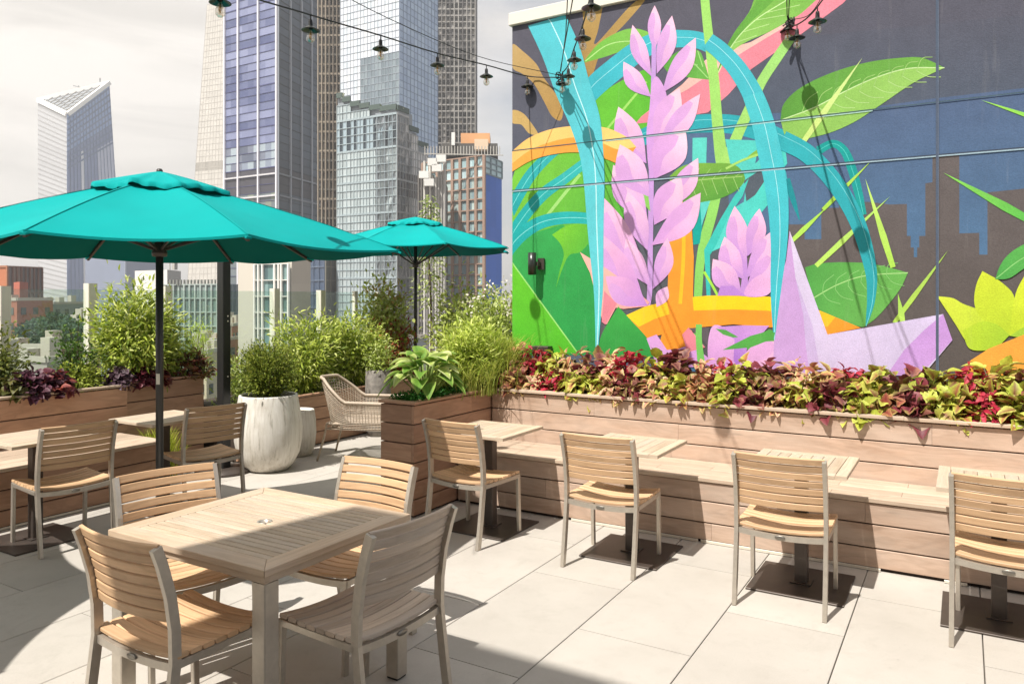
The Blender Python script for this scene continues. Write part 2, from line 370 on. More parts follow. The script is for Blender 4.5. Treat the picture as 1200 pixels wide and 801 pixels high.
# ================================================================== CHAIRS
def posty(z):
    P=[(0,-.012),(.2,.02),(.43,.05),(.55,.047),(.68,.028),(.8,-.006),(.86,-.028)]
    for (a,b_),(c,d) in zip(P,P[1:]):
        if z<=c: return b_+(d-b_)*(z-a)/(c-a)
    return P[-1][1]
def make_chair():
    r=empty('dining_chair')
    hw=.238
    for s in (-1,1):
        mb=MB(); pts=[(s*hw,posty(z),z) for z in np.linspace(0,.857,15)]
        mb.sweep(pts,[(-.011,-.019),(.011,-.019),(.011,.019),(-.011,.019)],ups=(0,1,0)); mb.build('rear_post',M['frame'],r)
        mb=MB(); mb.beam((s*hw,.49,0),(s*hw,.475,.432),.024,.03,.003,(0,1,0)); 
        mb.build('leg',M['frame'],r)
    mb=MB()
    for s in (-1,1): mb.beam((s*hw,.05,.418),(s*hw,.47,.418),.022,.030,.003)
    n=11
    for y in (.052,.472): mb.sweep([(-hw+2*hw*k/(n-1),y,.412-.016*(1-(2*k/(n-1)-1)**2)) for k in range(n)],[(-.011,-.015),(.011,-.015),(.011,.015),(-.011,.015)])
    mb.build('seat_frame',M['frame'],r)
    mb=MB(); bz=.404-.001
    mb.lathe([(0.0,0),(.022,0),(.024,.002),(.022,.004),(0,.004)],(0,0,0),20)
    mb.v=[(v[0]*1.2,.041-v[2]-.002,bz-.004+v[1]*.5) for v in mb.v]; mb.build('badge',plain('pewter_badge',(.25,.23,.2),.35,.8) if 'badge' not in M else M['badge'],r)
    mb=MB(); n=11
    for k in range(8):
        y=.075+k*.0545
        w=.0475; sx=.249
        pts=[(-sx+2*sx*i/(n-1), y, .449-.022*(1-(2*i/(n-1)-1)**2)-.006*math.sin(k/7*math.pi)) for i in range(n)]
        c=.0035; hh=.0085; mb.sweep(pts,[(-w/2+c,-hh),(w/2-c,-hh),(w/2,-hh+c),(w/2,hh-c),(w/2-c,hh),(-w/2+c,hh),(-w/2,hh-c),(-w/2,-hh+c)])
    mb.build('seat',M['teak'],r)
    mb=MB()
    for k in range(7):
        z=.586+k*.0437; w=.0375; sx=.236; y0=posty(z)
        tilt=(posty(z+.02)-posty(z-.02))/.04
        up=Vector((0,tilt,1)).normalized()
        pts=[(-sx+2*sx*i/(n-1), y0+.012-.034*(1-(2*i/(n-1)-1)**2), z) for i in range(n)]
        c=.003; hh=.0075; mb.sweep(pts,[(-hh+c,-w/2),(hh-c,-w/2),(hh,-w/2+c),(hh,w/2-c),(hh-c,w/2),(-hh+c,w/2),(-hh,w/2-c),(-hh,-w/2+c)],ups=up)
    mb.build('backrest',M['teak'],r)
    return r
M['badge']=plain('pewter_badge',(.25,.23,.2),.35,.8)
chair=make_chair(); first=[True]
def put_chair(x,y,rz,label,group):
    o=chair if first[0] else copy_tree(chair); first[0]=False
    o.location=(x,y,0); o.rotation_euler=(0,0,rz); tag(o,label,'chair',group)
    return o
g1='teak and metal chairs set along the sunlit bench'
put_chair(-3.10,4.40,R_(-4),'sunlit teak chair nearest the hosta planter, its back to the camera',g1)
put_chair(-1.985,4.41,R_(1.5),'slatted teak chair at the second bistro table from the left along the sunlit bench',g1)
put_chair(-.876,4.36,R_(1.5),'slatted teak chair at the third bistro table along the sunlit bench',g1)
put_chair(.187,4.37,R_(-3),'slatted teak chair at the right edge of the picture, cut off by the frame',g1)
g2='chairs round the rectangular dining table'
put_chair(-2.66,1.675,R_(0),'teak chair at lower left, tucked under the dining table, half in shade',g2)
put_chair(-3.445,2.415,R_(-106),'teak chair at the left end of the dining table, before the umbrella pole',g2)
put_chair(-2.68,3.105,R_(180),'teak chair behind the dining table with a pale sunlit back',g2)
cd=put_chair(-1.885,2.385,R_(86),'greyer shaded teak chair at the right side of the dining table',g2)
for ch in kids(cd):
    if ch.name.split('.')[0] in ('seat','backrest'): ch.material_slots[0].link='OBJECT'; ch.material_slots[0].material=M['teak_grey']
g3='chairs at the left bench tables'
put_chair(-5.25,2.99,R_(82),'teak chair at the left edge with sun stripes on its back',g3)
put_chair(-5.20,4.07,R_(75),'teak chair in the shade beside the big white pot',g3)

# ================================================================== BISTRO TABLES
def make_bistro():
    r=empty('bistro_table'); hw,hd=.29,.30
    mb=MB(); 
    for s in (-1,1): mb.box(s*hw-(.062 if s>0 else 0),s*hw+(.062 if s<0 else 0),-hd,hd,.716,.740,.003)
    for s in (-1,1): mb.box(-hw+.063,hw-.063,s*hd-(.062 if s>0 else 0),s*hd+(.062 if s<0 else 0),.716,.740,.003)
    mb.build('table_edge',M['teak_top'],r)
    mb=MB(); n=7; w=(2*hw-.128)/n
    for k in range(n): x=-hw+.064+k*w; mb.box(x+.0012,x+w-.0012,-hd+.063,hd-.063,.718,.739,.002)
    mb.build('tabletop',M['teak_top'],r)
    mb=MB(); mb.box(-.036,.036,-.036,.036,.012,.704,.004); mb.build('column',M['bronze'],r)
    mb=MB(); mb.box(-.2,.2,-.03,.03,.704,.7155,.002); mb.box(-.03,.03,-.2,.2,.7035,.7150,.002); mb.build('support',M['bronze'],r)
    mb=MB(); mb.box(-.27,.27,-.27,.27,.001,.012,.002); mb.box(-.06,.06,-.06,.06,.0121,.020,.002); mb.build('base_plate',M['bronze'],r)
    return r
bt=make_bistro(); fb=[True]
def put_table(x,y,rz,label,group):
    o=bt if fb[0] else copy_tree(bt); fb[0]=False
    o.location=(x,y,0); o.rotation_euler=(0,0,rz); tag(o,label,'table',group)
gt='bistro tables along the sunlit bench'
put_table(-3.085,4.885,0,'small teak-topped bistro table in the bench corner next to the hosta planter',gt)
put_table(-1.945,4.885,0,'small teak bistro table between bench and chair, second from the hosta planter',gt)
put_table(-.845,4.87,0,'small teak bistro table between bench and chair, third from the hosta planter',gt)
put_table(.165,4.87,0,'small teak bistro table at the right edge of the picture',gt)
gt2='bistro tables along the left bench'
put_table(-5.73,2.955,0,'small bistro table at the left edge, its top half in sun',gt2)
put_table(-5.73,3.975,0,'small shaded bistro table between the umbrella pole and the left bench',gt2)

# ================================================================== DINING TABLE
dt=empty('dining_table',(-2.668,2.345,0),0,'rectangular slatted teak dining table with metal legs and umbrella hole in the foreground','table')
hx,hy=.483,.425; bw=.088
mb=MB()
def mitre(p,q,inx,iny):
    """border board with mitred ends: outer p->q, inner offset"""
    a=Vector(p);b_=Vector(q);d=(b_-a).normalized(); nrm=Vector((-d.y,d.x))
    ia=a+d*bw+nrm*bw; ib=b_-d*bw+nrm*bw; z0,z1=.712,.740
    vs=[(a.x,a.y,z0),(b_.x,b_.y,z0),(ib.x,ib.y,z0),(ia.x,ia.y,z0),(a.x,a.y,z1),(b_.x,b_.y,z1),(ib.x,ib.y,z1),(ia.x,ia.y,z1)]
    L=(b_-a).length; o=random.random()*4
    def uv(i):
        v=Vector(vs[i][:2])-a; return (v.dot(d)+o, v.dot(nrm)+o+(0 if vs[i][2]>.73 else .04))
    fs=[[3,2,1,0],[4,5,6,7],[0,1,5,4],[1,2,6,5],[2,3,7,6],[3,0,4,7]]
    mb.add(vs,fs,[[uv(k) for k in f] for f in fs])
e=.0006
mitre((-hx+e,-hy),(hx-e,-hy),0,0); mitre((hx,-hy+e),(hx,hy-e),0,0); mitre((hx-e,hy),(-hx+e,hy),0,0); mitre((-hx,hy-e),(-hx,-hy+e),0,0)
o=mb.build('table_edge',M['teak_edge'],dt)
bv=o.modifiers.new('bev','BEVEL'); bv.width=.003; bv.segments=2; bv.limit_method='ANGLE'
mb=MB(); n=17; w=(2*hy-2*bw)/n
for k in range(n):
    y=-hy+bw+k*w
    if k==8: mb.box(-hx+bw+.001,-.03,y+.003,y+w-.003,.706,.739,.002); mb.box(.03,hx-bw-.001,y+.003,y+w-.003,.706,.739,.002)
    else: mb.box(-hx+bw+.001,hx-bw-.001,y+.003,y+w-.003,.706,.739,.002)
mb.build('tabletop',M['teak_top'],dt)
mb=MB(); mb.lathe([(.024,-.03),(.024,.0005),(.033,.0015),(.033,-.001),(.026,-.001)],(0,0,.7395),28); mb.build('umbrella_ring',M['frame'],dt)
mb=MB()
mb.box(-hx+.012,hx-.012,-hy+.012,-hy+.034,.682,.711,.002); mb.box(-hx+.012,hx-.012,hy-.034,hy-.012,.682,.711,.002)
mb.box(-hx+.012,-hx+.034,-hy+.0345,hy-.0345,.682,.711,.002); mb.box(hx-.034,hx-.012,-hy+.0345,hy-.0345,.682,.711,.002)
mb.box(-.02,.02,-hy+.035,hy-.035,.69,.7105,.002)
mb.build('apron',M['teak_edge'],dt)
for sx in (-1,1):
    for sy in (-1,1):
        mb=MB(); cx,cy=sx*(hx-.045),sy*(hy-.045); mb.box(cx-.035,cx+.035,cy-.035,cy+.035,.012,.6815,.004); l=mb.build('leg',M['frame'],dt)
        mb=MB(); mb.box(cx-.03,cx+.03,cy-.03,cy+.03,.0,.0115,.002); mb.build('foot',M['black'],l)

# ================================================================== UMBRELLAS
def make_umbrella(name,loc,tips,ze,za,label,group,polebot=0.,rz=0,foldy=1.,sticker=True):
    """tips: list of 8 (dx,dy) rib tips about the pole"""
    r=empty(name,loc,0,label,'umbrella',group); n=len(tips)
    za2=za-.05
    def rp(i,u): # point on rib
        tx,ty,tz=tips[i%n]; return Vector((tx*u,ty*u, za2+(tz-za2)*(u**1.12)+.015*math.sin(u*math.pi)))
    mb=MB(); NU,NW=12,10; vs=[];fs=[]
    # canopy main tier
    for i in range(n):
        b0=len(vs)
        for a in range(NU+1):
            u=.10+.90*a/NU
            for k in range(NW+1):
                w_=k/NW; p=rp(i,u).lerp(rp(i+1,u),w_)
                s_=4*w_*(1-w_); pull=.048*s_*u**3
                p=Vector((p.x*(1-pull),p.y*(1-pull),p.z-.030*s_*math.sin(min(u,.95)*math.pi)-.030*s_*u**3+.0035*math.sin(u*23+i*2.1)*math.sin(w_*9+i)*u))
                vs.append(p)
        for a in range(NU):
            for k in range(NW):
                q=b0+a*(NW+1)+k; fs.append([q,q+NW+1,q+NW+2,q+1])
    mb.add(vs,fs,[(v[0],v[1]) for v in vs],.5,True); can=mb.build('canopy',M['canvas'],r)
    lv=[(v[0]*.992,v[1]*.992,v[2]-.007) for v in mb.v]; ml=MB(); ml.add(lv,fs,[(v[0],v[1]) for v in lv],.5,True); ml.build('underside_shade',M['underside_shade'],can)  # added sheet below the cloth, its dark colour stands in for shade
    mb=MB()
    for i in range(n):
        mb.sweep([rp(i,.1+.9*a/14)+Vector((0,0,.0025)) for a in range(15)],[(-.006,-.0008),(.006,-.0008),(.006,.0008),(-.006,.0008)],rnd=.5)
    mb.build('seam',M['canvas'],can)
    # hem
    mb=MB()
    for i in range(n):
        pts=[]
        for k in range(13):
            w_=k/12; p=rp(i,1).lerp(rp(i+1,1),w_); s_=4*w_*(1-w_); pts.append(Vector((p.x*(1-.048*s_),p.y*(1-.048*s_),p.z-.030*s_-.004)))
        mb.sweep(pts,[(-.002,-.007),(.002,-.007),(.002,.007),(-.002,.007)],smooth=False,rnd=.5)
    mb.build('hem',M['canvas'],can)
    # vent cap
    mb=MB(); vs=[];fs=[]; NR=8; NA=n*12; sag=random.Random(5)
    for a in range(NR+1):
        u=a/NR
        for k in range(NA):
            f_=k/12; i=int(f_); w_=f_-i; p=rp(i,.285*u).lerp(rp(i+1,.285*u),w_); s_=4*w_*(1-w_)
            lift=.052*(1-.3*u)+.011*u*u*math.sin(k*.37+1.3)*foldy+.006*u*u*math.sin(k*1.3)-.012*s_*u
            vs.append(Vector((p.x*(1+.03*math.sin(k*1.7)*u),p.y*(1+.03*math.sin(k*1.7)*u),p.z+lift)))
    for a in range(NR):
        for k in range(NA): k2=(k+1)%NA; fs.append([a*NA+k,(a+1)*NA+k,(a+1)*NA+k2,a*NA+k2])
    # short turned-down lip
    b0=len(vs)
    for k in range(NA): v=vs[NR*NA+k]; vs.append(Vector((v.x*1.01,v.y*1.01,v.z-.026)))
    for k in range(NA): k2=(k+1)%NA; fs.append([NR*NA+k,b0+k,b0+k2,NR*NA+k2])
    mb.add(vs,fs,[(v[0],v[1]) for v in vs],.5,True); mb.build('vent_cap',M['canvas'],r)
    mb=MB(); mb.lathe([(0,.03),(.012,.028),(.02,.018),(.02,.0)],(0,0,za2+.04),16); mb.build('finial',M['pole'],r)
    mb=MB(); mb.tube([(0,0,polebot+.03),(0,0,za2-.02)],.024,16); 
    pol=mb.build('pole',M['pole'],r)
    if sticker:
        mb=MB(); sd=(-FW); a0=math.atan2(sd.y,sd.x)
        for z0,z1,mm in ((1.165,1.235,0),):
            vs=[];fs=[]
            for k in range(7):
                a=a0-.5+k*.1667
                for z in (z0,z1): vs.append((.0256*math.cos(a),.0256*math.sin(a),z))
            for k in range(6): fs.append([2*k,2*k+2,2*k+3,2*k+1])
            mb.add(vs,fs,None,.5,True)
        mb.build('sticker',M['cream'],pol)
    mb=MB(); hubz=ze+.02; mb.lathe([(.026,0),(.045,.004),(.048,.03),(.036,.05),(.036,.09),(.026,.095)],(0,0,hubz-.05),20); mb.lathe([(.026,0),(.042,.004),(.045,.03),(.026,.04)],(0,0,za2-.07),20)
    mb.build('hub',M['bronze'],r)
    for i in range(n):
        mb=MB(); pts=[rp(i,u)-Vector((0,0,.02+.004*u)) for u in np.linspace(.03,1.0,9)]; mb.sweep(pts,[(-.008,-.011),(.008,-.011),(.008,.011),(-.008,.011)])
        rb=mb.build('rib',M['bronze'],r)
        mb=MB(); q=rp(i,.50)-Vector((0,0,.035)); d=Vector((q.x,q.y,0)).normalized()*.04; mb.beam(Vector((d.x,d.y,hubz)),q,.012,.018,.002); mb.build('strut',M['bronze'],rb)
        mb=MB(); p=rp(i,1.0); d=Vector((p.x,p.y,0)).normalized(); mb.beam(p-d*.06+Vector((0,0,-.004)),p+d*.012+Vector((0,0,-.018)),.03,.012,.002); mb.build('rib_pocket',M['canvas'],rb)
    mb=MB(); mb.lathe([(0,0),(.24,0),(.25,.012),(.24,.045),(.06,.06),(.045,.07),(.04,.30),(.032,.31)],(0,0,0),36); mb.build('base',M['bronze'],r)
    return r
c1=at(187,349,5.0)
obs=[(28,3.65),(291,3.9),(468,5.2),(365,6.2),(272,6.55),(103,5.95)]
T=[]
for px,D in obs: p=at(px,349,D)-c1; T.append((p.x,p.y,2.055))
for lx,dd in ((-1.38,.25),(-1.12,-.85)):
    p=RT*lx+FW*dd; T.append((p.x,p.y,2.055))
make_umbrella('patio_umbrella',(c1.x,c1.y,0),T,2.03,2.56,'large teal umbrella with dark pole rising behind the dining table','teal umbrellas')
c2=at(487,349,11.0); R2=1.44
T2=[(R2*math.cos(R_(22.5+45*k)+TH),R2*math.sin(R_(22.5+45*k)+TH),2.43) for k in range(8)]
u2=make_umbrella('patio_umbrella',(c2.x,c2.y,0),T2,2.20,2.90,'teal umbrella in the background to the right, among climbing plants near the mural','teal umbrellas',sticker=False)
T3=[(1.42*math.cos(R_(10+45*k)),1.42*math.sin(R_(10+45*k)),2.08) for k in range(8)]
u3=make_umbrella('patio_umbrella',(-5.5,.36,0),T3,2.05,2.55,'teal umbrella left of the camera that shades the paving at the lower left','teal umbrellas',sticker=False)

# dark post with bolts
ps=empty('steel_post',(-6.34,5.06,0),0,'thick black steel post on a round base beside the large white pot','post')
mb=MB(); mb.box(-.047,.047,-.047,.047,.02,2.62,.005); mb.build('shaft',M['black'],ps)
mb=MB(); mb.lathe([(0,0),(.27,0),(.275,.01),(.27,.03),(.08,.045),(0,.045)],(0,0,0),40); mb.build('base',M['bronze'],ps)
for z in (.95,1.5,1.55):
    mb=MB(); mb.lathe([(.0,.006),(.007,.005),(.008,0)],(0,0,0),12); d=-FW
    a=math.atan2(d.y,d.x)
    mb.v=[(.0475+v[2],.01+v[0],z+v[1]) for v in mb.v]; mb.build('bolt',M['strip'],ps)

# ================================================================== STRING LIGHTS
def make_lamp():
    r=empty('pendant_lamp')
    mb=MB(); mb.lathe([(.013,.050),(.015,.030),(.026,.024),(.040,.015),(.060,.003),(.0615,0),(.058,.0005),(.038,.012),(.024,.020),(.010,.022)],(0,0,0),24); mb.build('lamp_shade',M['enamel'],r)
    mb=MB(); mb.lathe([(.0,.075),(.011,.072),(.014,.060),(.015,.03),(.015,.012)],(0,0,0),16); mb.tube([(0,0,.07),(0,0,.105)],.004,6); mb.build('lamp_holder',M['black'],r)
    mb=MB(); mb.lathe([(.0115,.012),(.013,-.005),(.025,-.035),(.029,-.050),(.026,-.066),(.013,-.079),(0,-.081)],(0,0,0),18); bl=mb.build('bulb',M['bulb'],r)
    mb=MB(); mb.lathe([(.003,0),(.004,-.012),(.010,-.035),(.003,-.055),(0,-.056)],(0,0,0),8); mb.build('filament',M['filament'],bl)
    return r
lamp=make_lamp(); fl_=[True]
def put_lamp(P,label,group,tilt=0):
    o=lamp if fl_[0] else copy_tree(lamp); fl_[0]=False
    o.location=P; tag(o,label,'lamp',group)
def cable(name,pts,r,label,par=None):
    mb=MB(); mb.tube(pts,r,6); o=mb.build(name,M['cable']); tag(o,label,'cable'); return o
def smooth(pts,n=6):
    pts=[Vector(p) for p in pts]; out=[]
    P=[pts[0]*2-pts[1]]+pts+[pts[-1]*2-pts[-2]]
    for i in range(1,len(P)-2):
        for k in range(n):
            t_=k/n; a,b_,c,d=P[i-1],P[i],P[i+1],P[i+2]
            out.append(.5*((2*b_)+(c-a)*t_+(2*a-5*b_+4*c-d)*t_*t_+(3*b_-a-3*c+d)*t_**3))
    out.append(pts[-1]); return out
up=Vector((0,0,.105))
ordn=['first','second','third','fourth','fifth','sixth','seventh','eighth','ninth']
n1=onY(656,91,6.36)
A=[(258,4,4.3),(364,36,5.1),(446,58,5.75),(512.5,77,6.45),(570,90,6.9),(618,102,7.35)]
LA=[at(*a) for a in A]
gA='string lamps crossing the sky'
for k,p in enumerate(LA): put_lamp(p,['bare bulb lamp with dark shade at the top edge above the pale tapered tower','hanging lamp in front of the dark glass tower, next to the purple glazing','hanging lamp over the foot of the tall reflective glass tower, left of its middle','hanging lamp at the dark corner of the reflective tower, between it and the scaffolded tower','hanging lamp against open sky just left of the mural wall','hanging lamp in front of the mural wall\'s left edge'][k],gA)
cable('light_cable',smooth([at(180,-60,3.6)+up]+[p+up for p in LA]+[n1]),.0055,'black lamp cable sagging from the top left to the mural wall')
cable('support_wire',smooth([at(330,-22,4.6)+Vector((0,0,.12)),at(450,27,5.7)+Vector((0,0,.05)),at(560,66,6.8),n1+Vector((0,0,.02))]),.003,'thin straight wire running above the sagging lamp cable')
B=[(693,10,4.65),(683,46,5.55),(673,71,6.3),(666,90,6.85),(659,99,7.1)]
LB=[at(*a) for a in B]; gB='string lamps running from the mural wall towards the camera'
for k,p in enumerate(LB): put_lamp(p,['largest hanging lamp, over the pale coping at the top of the mural wall','second lamp below the coping, against the tan branch of the mural','third lamp down, left of the green mural leaf','hanging lamp beside the cable knot on the turquoise stripe','lowest lamp of the cluster, under the cable knot on the turquoise stripe'][k],gB)
cable('light_cable',smooth([at(706,-60,3.7)+up]+[p+up for p in LB]+[n1]),.0055,'black lamp cable dropping in front of the turquoise stripe to the wall knot')
cable('support_wire',[at(678,-40,4.2),n1+Vector((0,0,.04))],.004,'taut wire from the left cable knot out of the top of the picture')
cable('support_wire',[at(668,-60,4.6),at(663,40,6.2),n1+Vector((.01,0,.06))],.004,'second taut wire beside the turquoise stripe, slightly slack')
n2=onY(924,27,6.33)
C_=[(958,26,5.25),(934,45,5.9),(923,37,6.15)]
LC=[at(*a) for a in C_]; gC='string lamps at the right-hand knot'
for k,p in enumerate(LC): put_lamp(p,['hanging lamp on the pink mural band, right of the cable knot','hanging lamp with a black round shadow right under it on the wall','small lamp half hidden in the right-hand cable knot'][k],gC)
cable('light_cable',smooth([at(1010,-50,4.2)+up,LC[0]+up,LC[1]+up,n2]),.0055,'black lamp cable from the right-hand knot over the pink band')
cable('support_wire',[at(927,-40,4.6),n2+Vector((0,0,.04))],.004,'thin wire rising straight from the right-hand knot')
cable('support_wire',[at(921,-40,4.9),n2+Vector((-.01,0,.05))],.004,'thin wire rising just left of the other from the right-hand knot')
cable('support_wire',smooth([at(975,-25,4.7),at(950,16,5.4),n2+Vector((.02,0,.02))]),.003,'slanting thin wire right of the right-hand knot')
for q,(nn,lb_) in enumerate(((n1,'dark metal eye bolt with a knot of cable on the turquoise stripe'),(n2,'dark metal eye bolt with a knot of cable on the pink band'))):
    e_=empty('wall_hook',(nn.x,6.45,nn.z),0,lb_,'hook','cable hooks on the mural wall')
    mb=MB(); mb.tube([(0,0,0),(0,nn.y-6.45+.02,0)],.008,8); mb.tube([(0.022*math.cos(a),nn.y-6.45,.022*math.sin(a)) for a in np.linspace(0,6.1,14)],.005,6); mb.build('eye_bolt',M['black'],e_)
    mb=MB(); rr=random.Random(3+q)
    mb.tube(smooth([(rr.uniform(-.05,.05),nn.y-6.45+rr.uniform(-.03,.03),rr.uniform(-.08,.06)) for _ in range(14)],5),.005,6); mb.build('cable_knot',M['cable'],e_)

# ================================================================== POTS
def pot(loc,prof,label,flute=True):
    r=empty('plant_pot',loc,0,label,'pot','white ceramic pots')
    mb=MB(); mb.lathe(prof,(0,0,0),72,wob=(lambda a,z: .006*math.sin(a*36)+.004*math.sin(a*5+z*3)+.003*math.sin(a*71+z*9))); mb.build('pot_body',M['pot'],r)
    rt,zt=prof[-1][0],prof[-1][1]
    mb=MB(); mb.lathe([(0,0),(rt+.01,0)],(0,0,zt+.06 if False else prof[-1][1]+.02),32); mb.build('soil',M['soil'],r)
    return r
pot((-6.05,5.37,0),[(0,.0),(.17,.0),(.20,.01),(.255,.07),(.305,.17),(.33,.30),(.333,.42),(.318,.56),(.297,.68),(.287,.745),(.284,.755),(.268,.757),(.258,.75),(.262,.70)],'large fluted whitewashed round pot holding a clipped olive green shrub')
pot((-6.32,6.02,0),[(0,0),(.13,0),(.15,.01),(.185,.1),(.20,.24),(.195,.38),(.18,.49),(.176,.50),(.162,.50),(.155,.45)],'smaller smooth whitewashed pot half hidden behind the large white pot')
gp=at(443,469,9.6); 
r=empty('plant_pot',(gp.x,gp.y,0),0,'rough grey cylindrical pot behind the arm of the wicker chair','pot')
mb=MB(); mb.lathe([(0,0),(.13,0),(.15,.1),(.16,.5),(.155,.82),(.14,.83),(.13,.78)],(0,0,0),32,wob=lambda a,z:.02*math.sin(a*7+z*9)); mb.build('pot_body',plain('rough_grey_stone',(.20,.18,.16),.9,nscale=14,namt=.4,bumps=.8,bscale=40),r)
mb=MB(); mb.lathe([(0,0),(.132,0)],(0,0,.78),24); mb.build('soil',M['soil'],r)

# ================================================================== WICKER ARMCHAIR (faces +y locally)
wc=empty('wicker_armchair',(-5.73,6.26,0),math.atan2(RT.y,RT.x)-math.pi/2+R_(-8),'pale grey woven wicker armchair with curved arms in front of the low red planter','armchair')
def weave(mb,grid,rad=.0045,skip=1):
    """grid[i][j] points -> strands both ways with in/out offset"""
    ni,nj=len(grid),len(grid[0])
    for i in range(0,ni,skip): mb.tube([grid[i][j] for j in range(nj)],rad,5)
    for j in range(0,nj,skip): mb.tube([grid[i][j] for i in range(ni)],rad,5)
def shell(a,h):
    """a in -1..1 round the back from right arm front to left arm front ; h 0..1 up"""
    ang=a*1.05*math.pi/2*1.0
    # plan: U shape
    if abs(a)<.5:
        th=a/.5*math.pi/2; x=.27*math.sin(th); y=-.20*math.cos(th)-.02; 
    else:
        s=(abs(a)-.5)/.5; x=math.copysign(.27+.03*s,a); y=-.02+.50*s
    top=.86 if abs(a)<.22 else (.86-(abs(a)-.22)/.33*.235 if abs(a)<.55 else .625-.01*(abs(a)-.55))
    z=.34+(top-.34)*h
    lean=(z-.40)*.30*max(0,1-abs(a)/.55)
    fl=.05*h*math.sin(min(1,abs(a)*1.6)*math.pi/2)
    return Vector((x+math.copysign(fl,a) if abs(a)>.05 else x, y-lean, z))
mb=MB(); na,nh=61,17
grid=[[shell(-1+2*i/(na-1),j/(nh-1)) for j in range(nh)] for i in range(na)]
weave(mb,grid,.0042); mb.build('back_and_arms',M['wicker'],wc)
mb=MB(); mb.tube([shell(-1+2*i/80,1)+Vector((0,0,.006)) for i in range(81)],.017,8); 
for s in (-1,1): mb.tube([shell(s,h) for h in (0,.5,1)]+[],.014,8)
mb.build('rim',M['wicker'],wc)
mb=MB(); gs=[[Vector((-.27+.54*i/26,-.19+.66*j/26+.0*i,.40-.03*math.sin(math.pi*i/26)*math.sin(math.pi*j/26))) for j in range(27)] for i in range(27)]
weave(mb,gs,.0045); mb.tube([gs[0][0],gs[26][0],gs[26][26],gs[0][26]],.014,8,close=True); mb.build('seat',M['wicker'],wc)
for sx in (-1,1):
    for y0,y1 in ((-.2,-.30),(.43,.46)):
        mb=MB(); mb.tube(smooth([(sx*.25,y0,.39),(sx*.25,y0+(y1-y0)*.3,.25),(sx*.27,y1,0)]),.012,8); mb.build('leg',M['wicker'],wc)
mb=MB()
for s in (-1,1): mb.tube([(s*.25,-.2,.34),(s*.25,.43,.34)],.009,6)
mb.tube([(-.25,.44,.34),(.25,.44,.34)],.009,6); mb.tube([(-.25,-.2,.34),(.25,-.2,.34)],.009,6); mb.build('frame',M['wicker'],wc)

# ================================================================== BUILDING BEHIND THE CAMERA (casts the shade over the foreground)
hb=empty('building',(0,-5,0),0,'pale plastered building behind the camera whose roof edge shades the foreground paving','building')
mb=MB(); mb.box(-3.43,7,-7,-1.5,0,7.95,.01); child(mb.build('wall',plain('pale_render',(.55,.50,.43),.8,nscale=3,namt=.06)),hb)
for x in (-2.4,-.4,1.6,3.6):
    for z in (.9,4.4):
        mb=MB(); mb.box(x,x+1.3,-1.498,-1.46,z,z+2.1,.004); w_=child(mb.build('window',M['frame']),hb)
        mb=MB(); mb.box(x+.06,x+1.24,-1.459,-1.452,z+.06,z+2.04,.0); p_=mb.build('pane',plain('dark_pane',(.05,.06,.07),.08)); p_.parent=w_; p_.matrix_parent_inverse=w_.matrix_basis.inverted()
# ================================================================== MURAL WALL
from mathutils.geometry import tessellate_polygon
YW=6.45
wx0=onY(600.3,300,YW).x
mw=empty('mural_building',(0,YW,0),0,'rooftop building whose long wall carries a painted jungle of flowers, leaves and a dark skyline','building')
stucco,t,b,out=nt('painted_stucco'); a=N(t,'ShaderNodeAttribute',attribute_name='col').outputs['Color']; g=N(t,'ShaderNodeNewGeometry').outputs['Position']
nf=noise(t,g,110,4,.75); nb=noise(t,g,6,4,.6)
c=mixc(t,1.,a,ramp(t,nf,[(.30,.84),(.5,1.),(.72,1.15)]),'MULTIPLY'); c=mixc(t,1.,c,ramp(t,nb,[(.3,.92),(.7,1.06)]),'MULTIPLY'); ns_=noise(t,mapped(t,g,(14,14,1.1)),1.,5,.65); c=mixc(t,math_(t,'MULTIPLY',ramp(t,ns_,[(.60,0.),(.85,1.)]),.12),c,(.55,.52,.48))
t.links.new(c,b.inputs['Base Color']); b.inputs['Roughness'].default_value=.8; b.inputs['Specular IOR Level'].default_value=.25; bump(t,b,nf,.5,.005)
mb=MB(); mb.box(wx0,5.5,YW+.0005,13,0,4.40,0); mb.cc=(.3,.3,.3); mb.hascol=True; child(mb.build('wall',plain('grey_stucco',(.30,.30,.31),.85,nscale=90,namt=.15,bumps=.5,bscale=110)),mw)
mb=MB(); mb.box(wx0-.02,5.52,YW-.035,YW+.25,4.402,4.525,.006); mb.box(wx0-.02,wx0+.22,YW+.251,13,4.402,4.525,.006); child(mb.build('coping',M['cream']),mw)

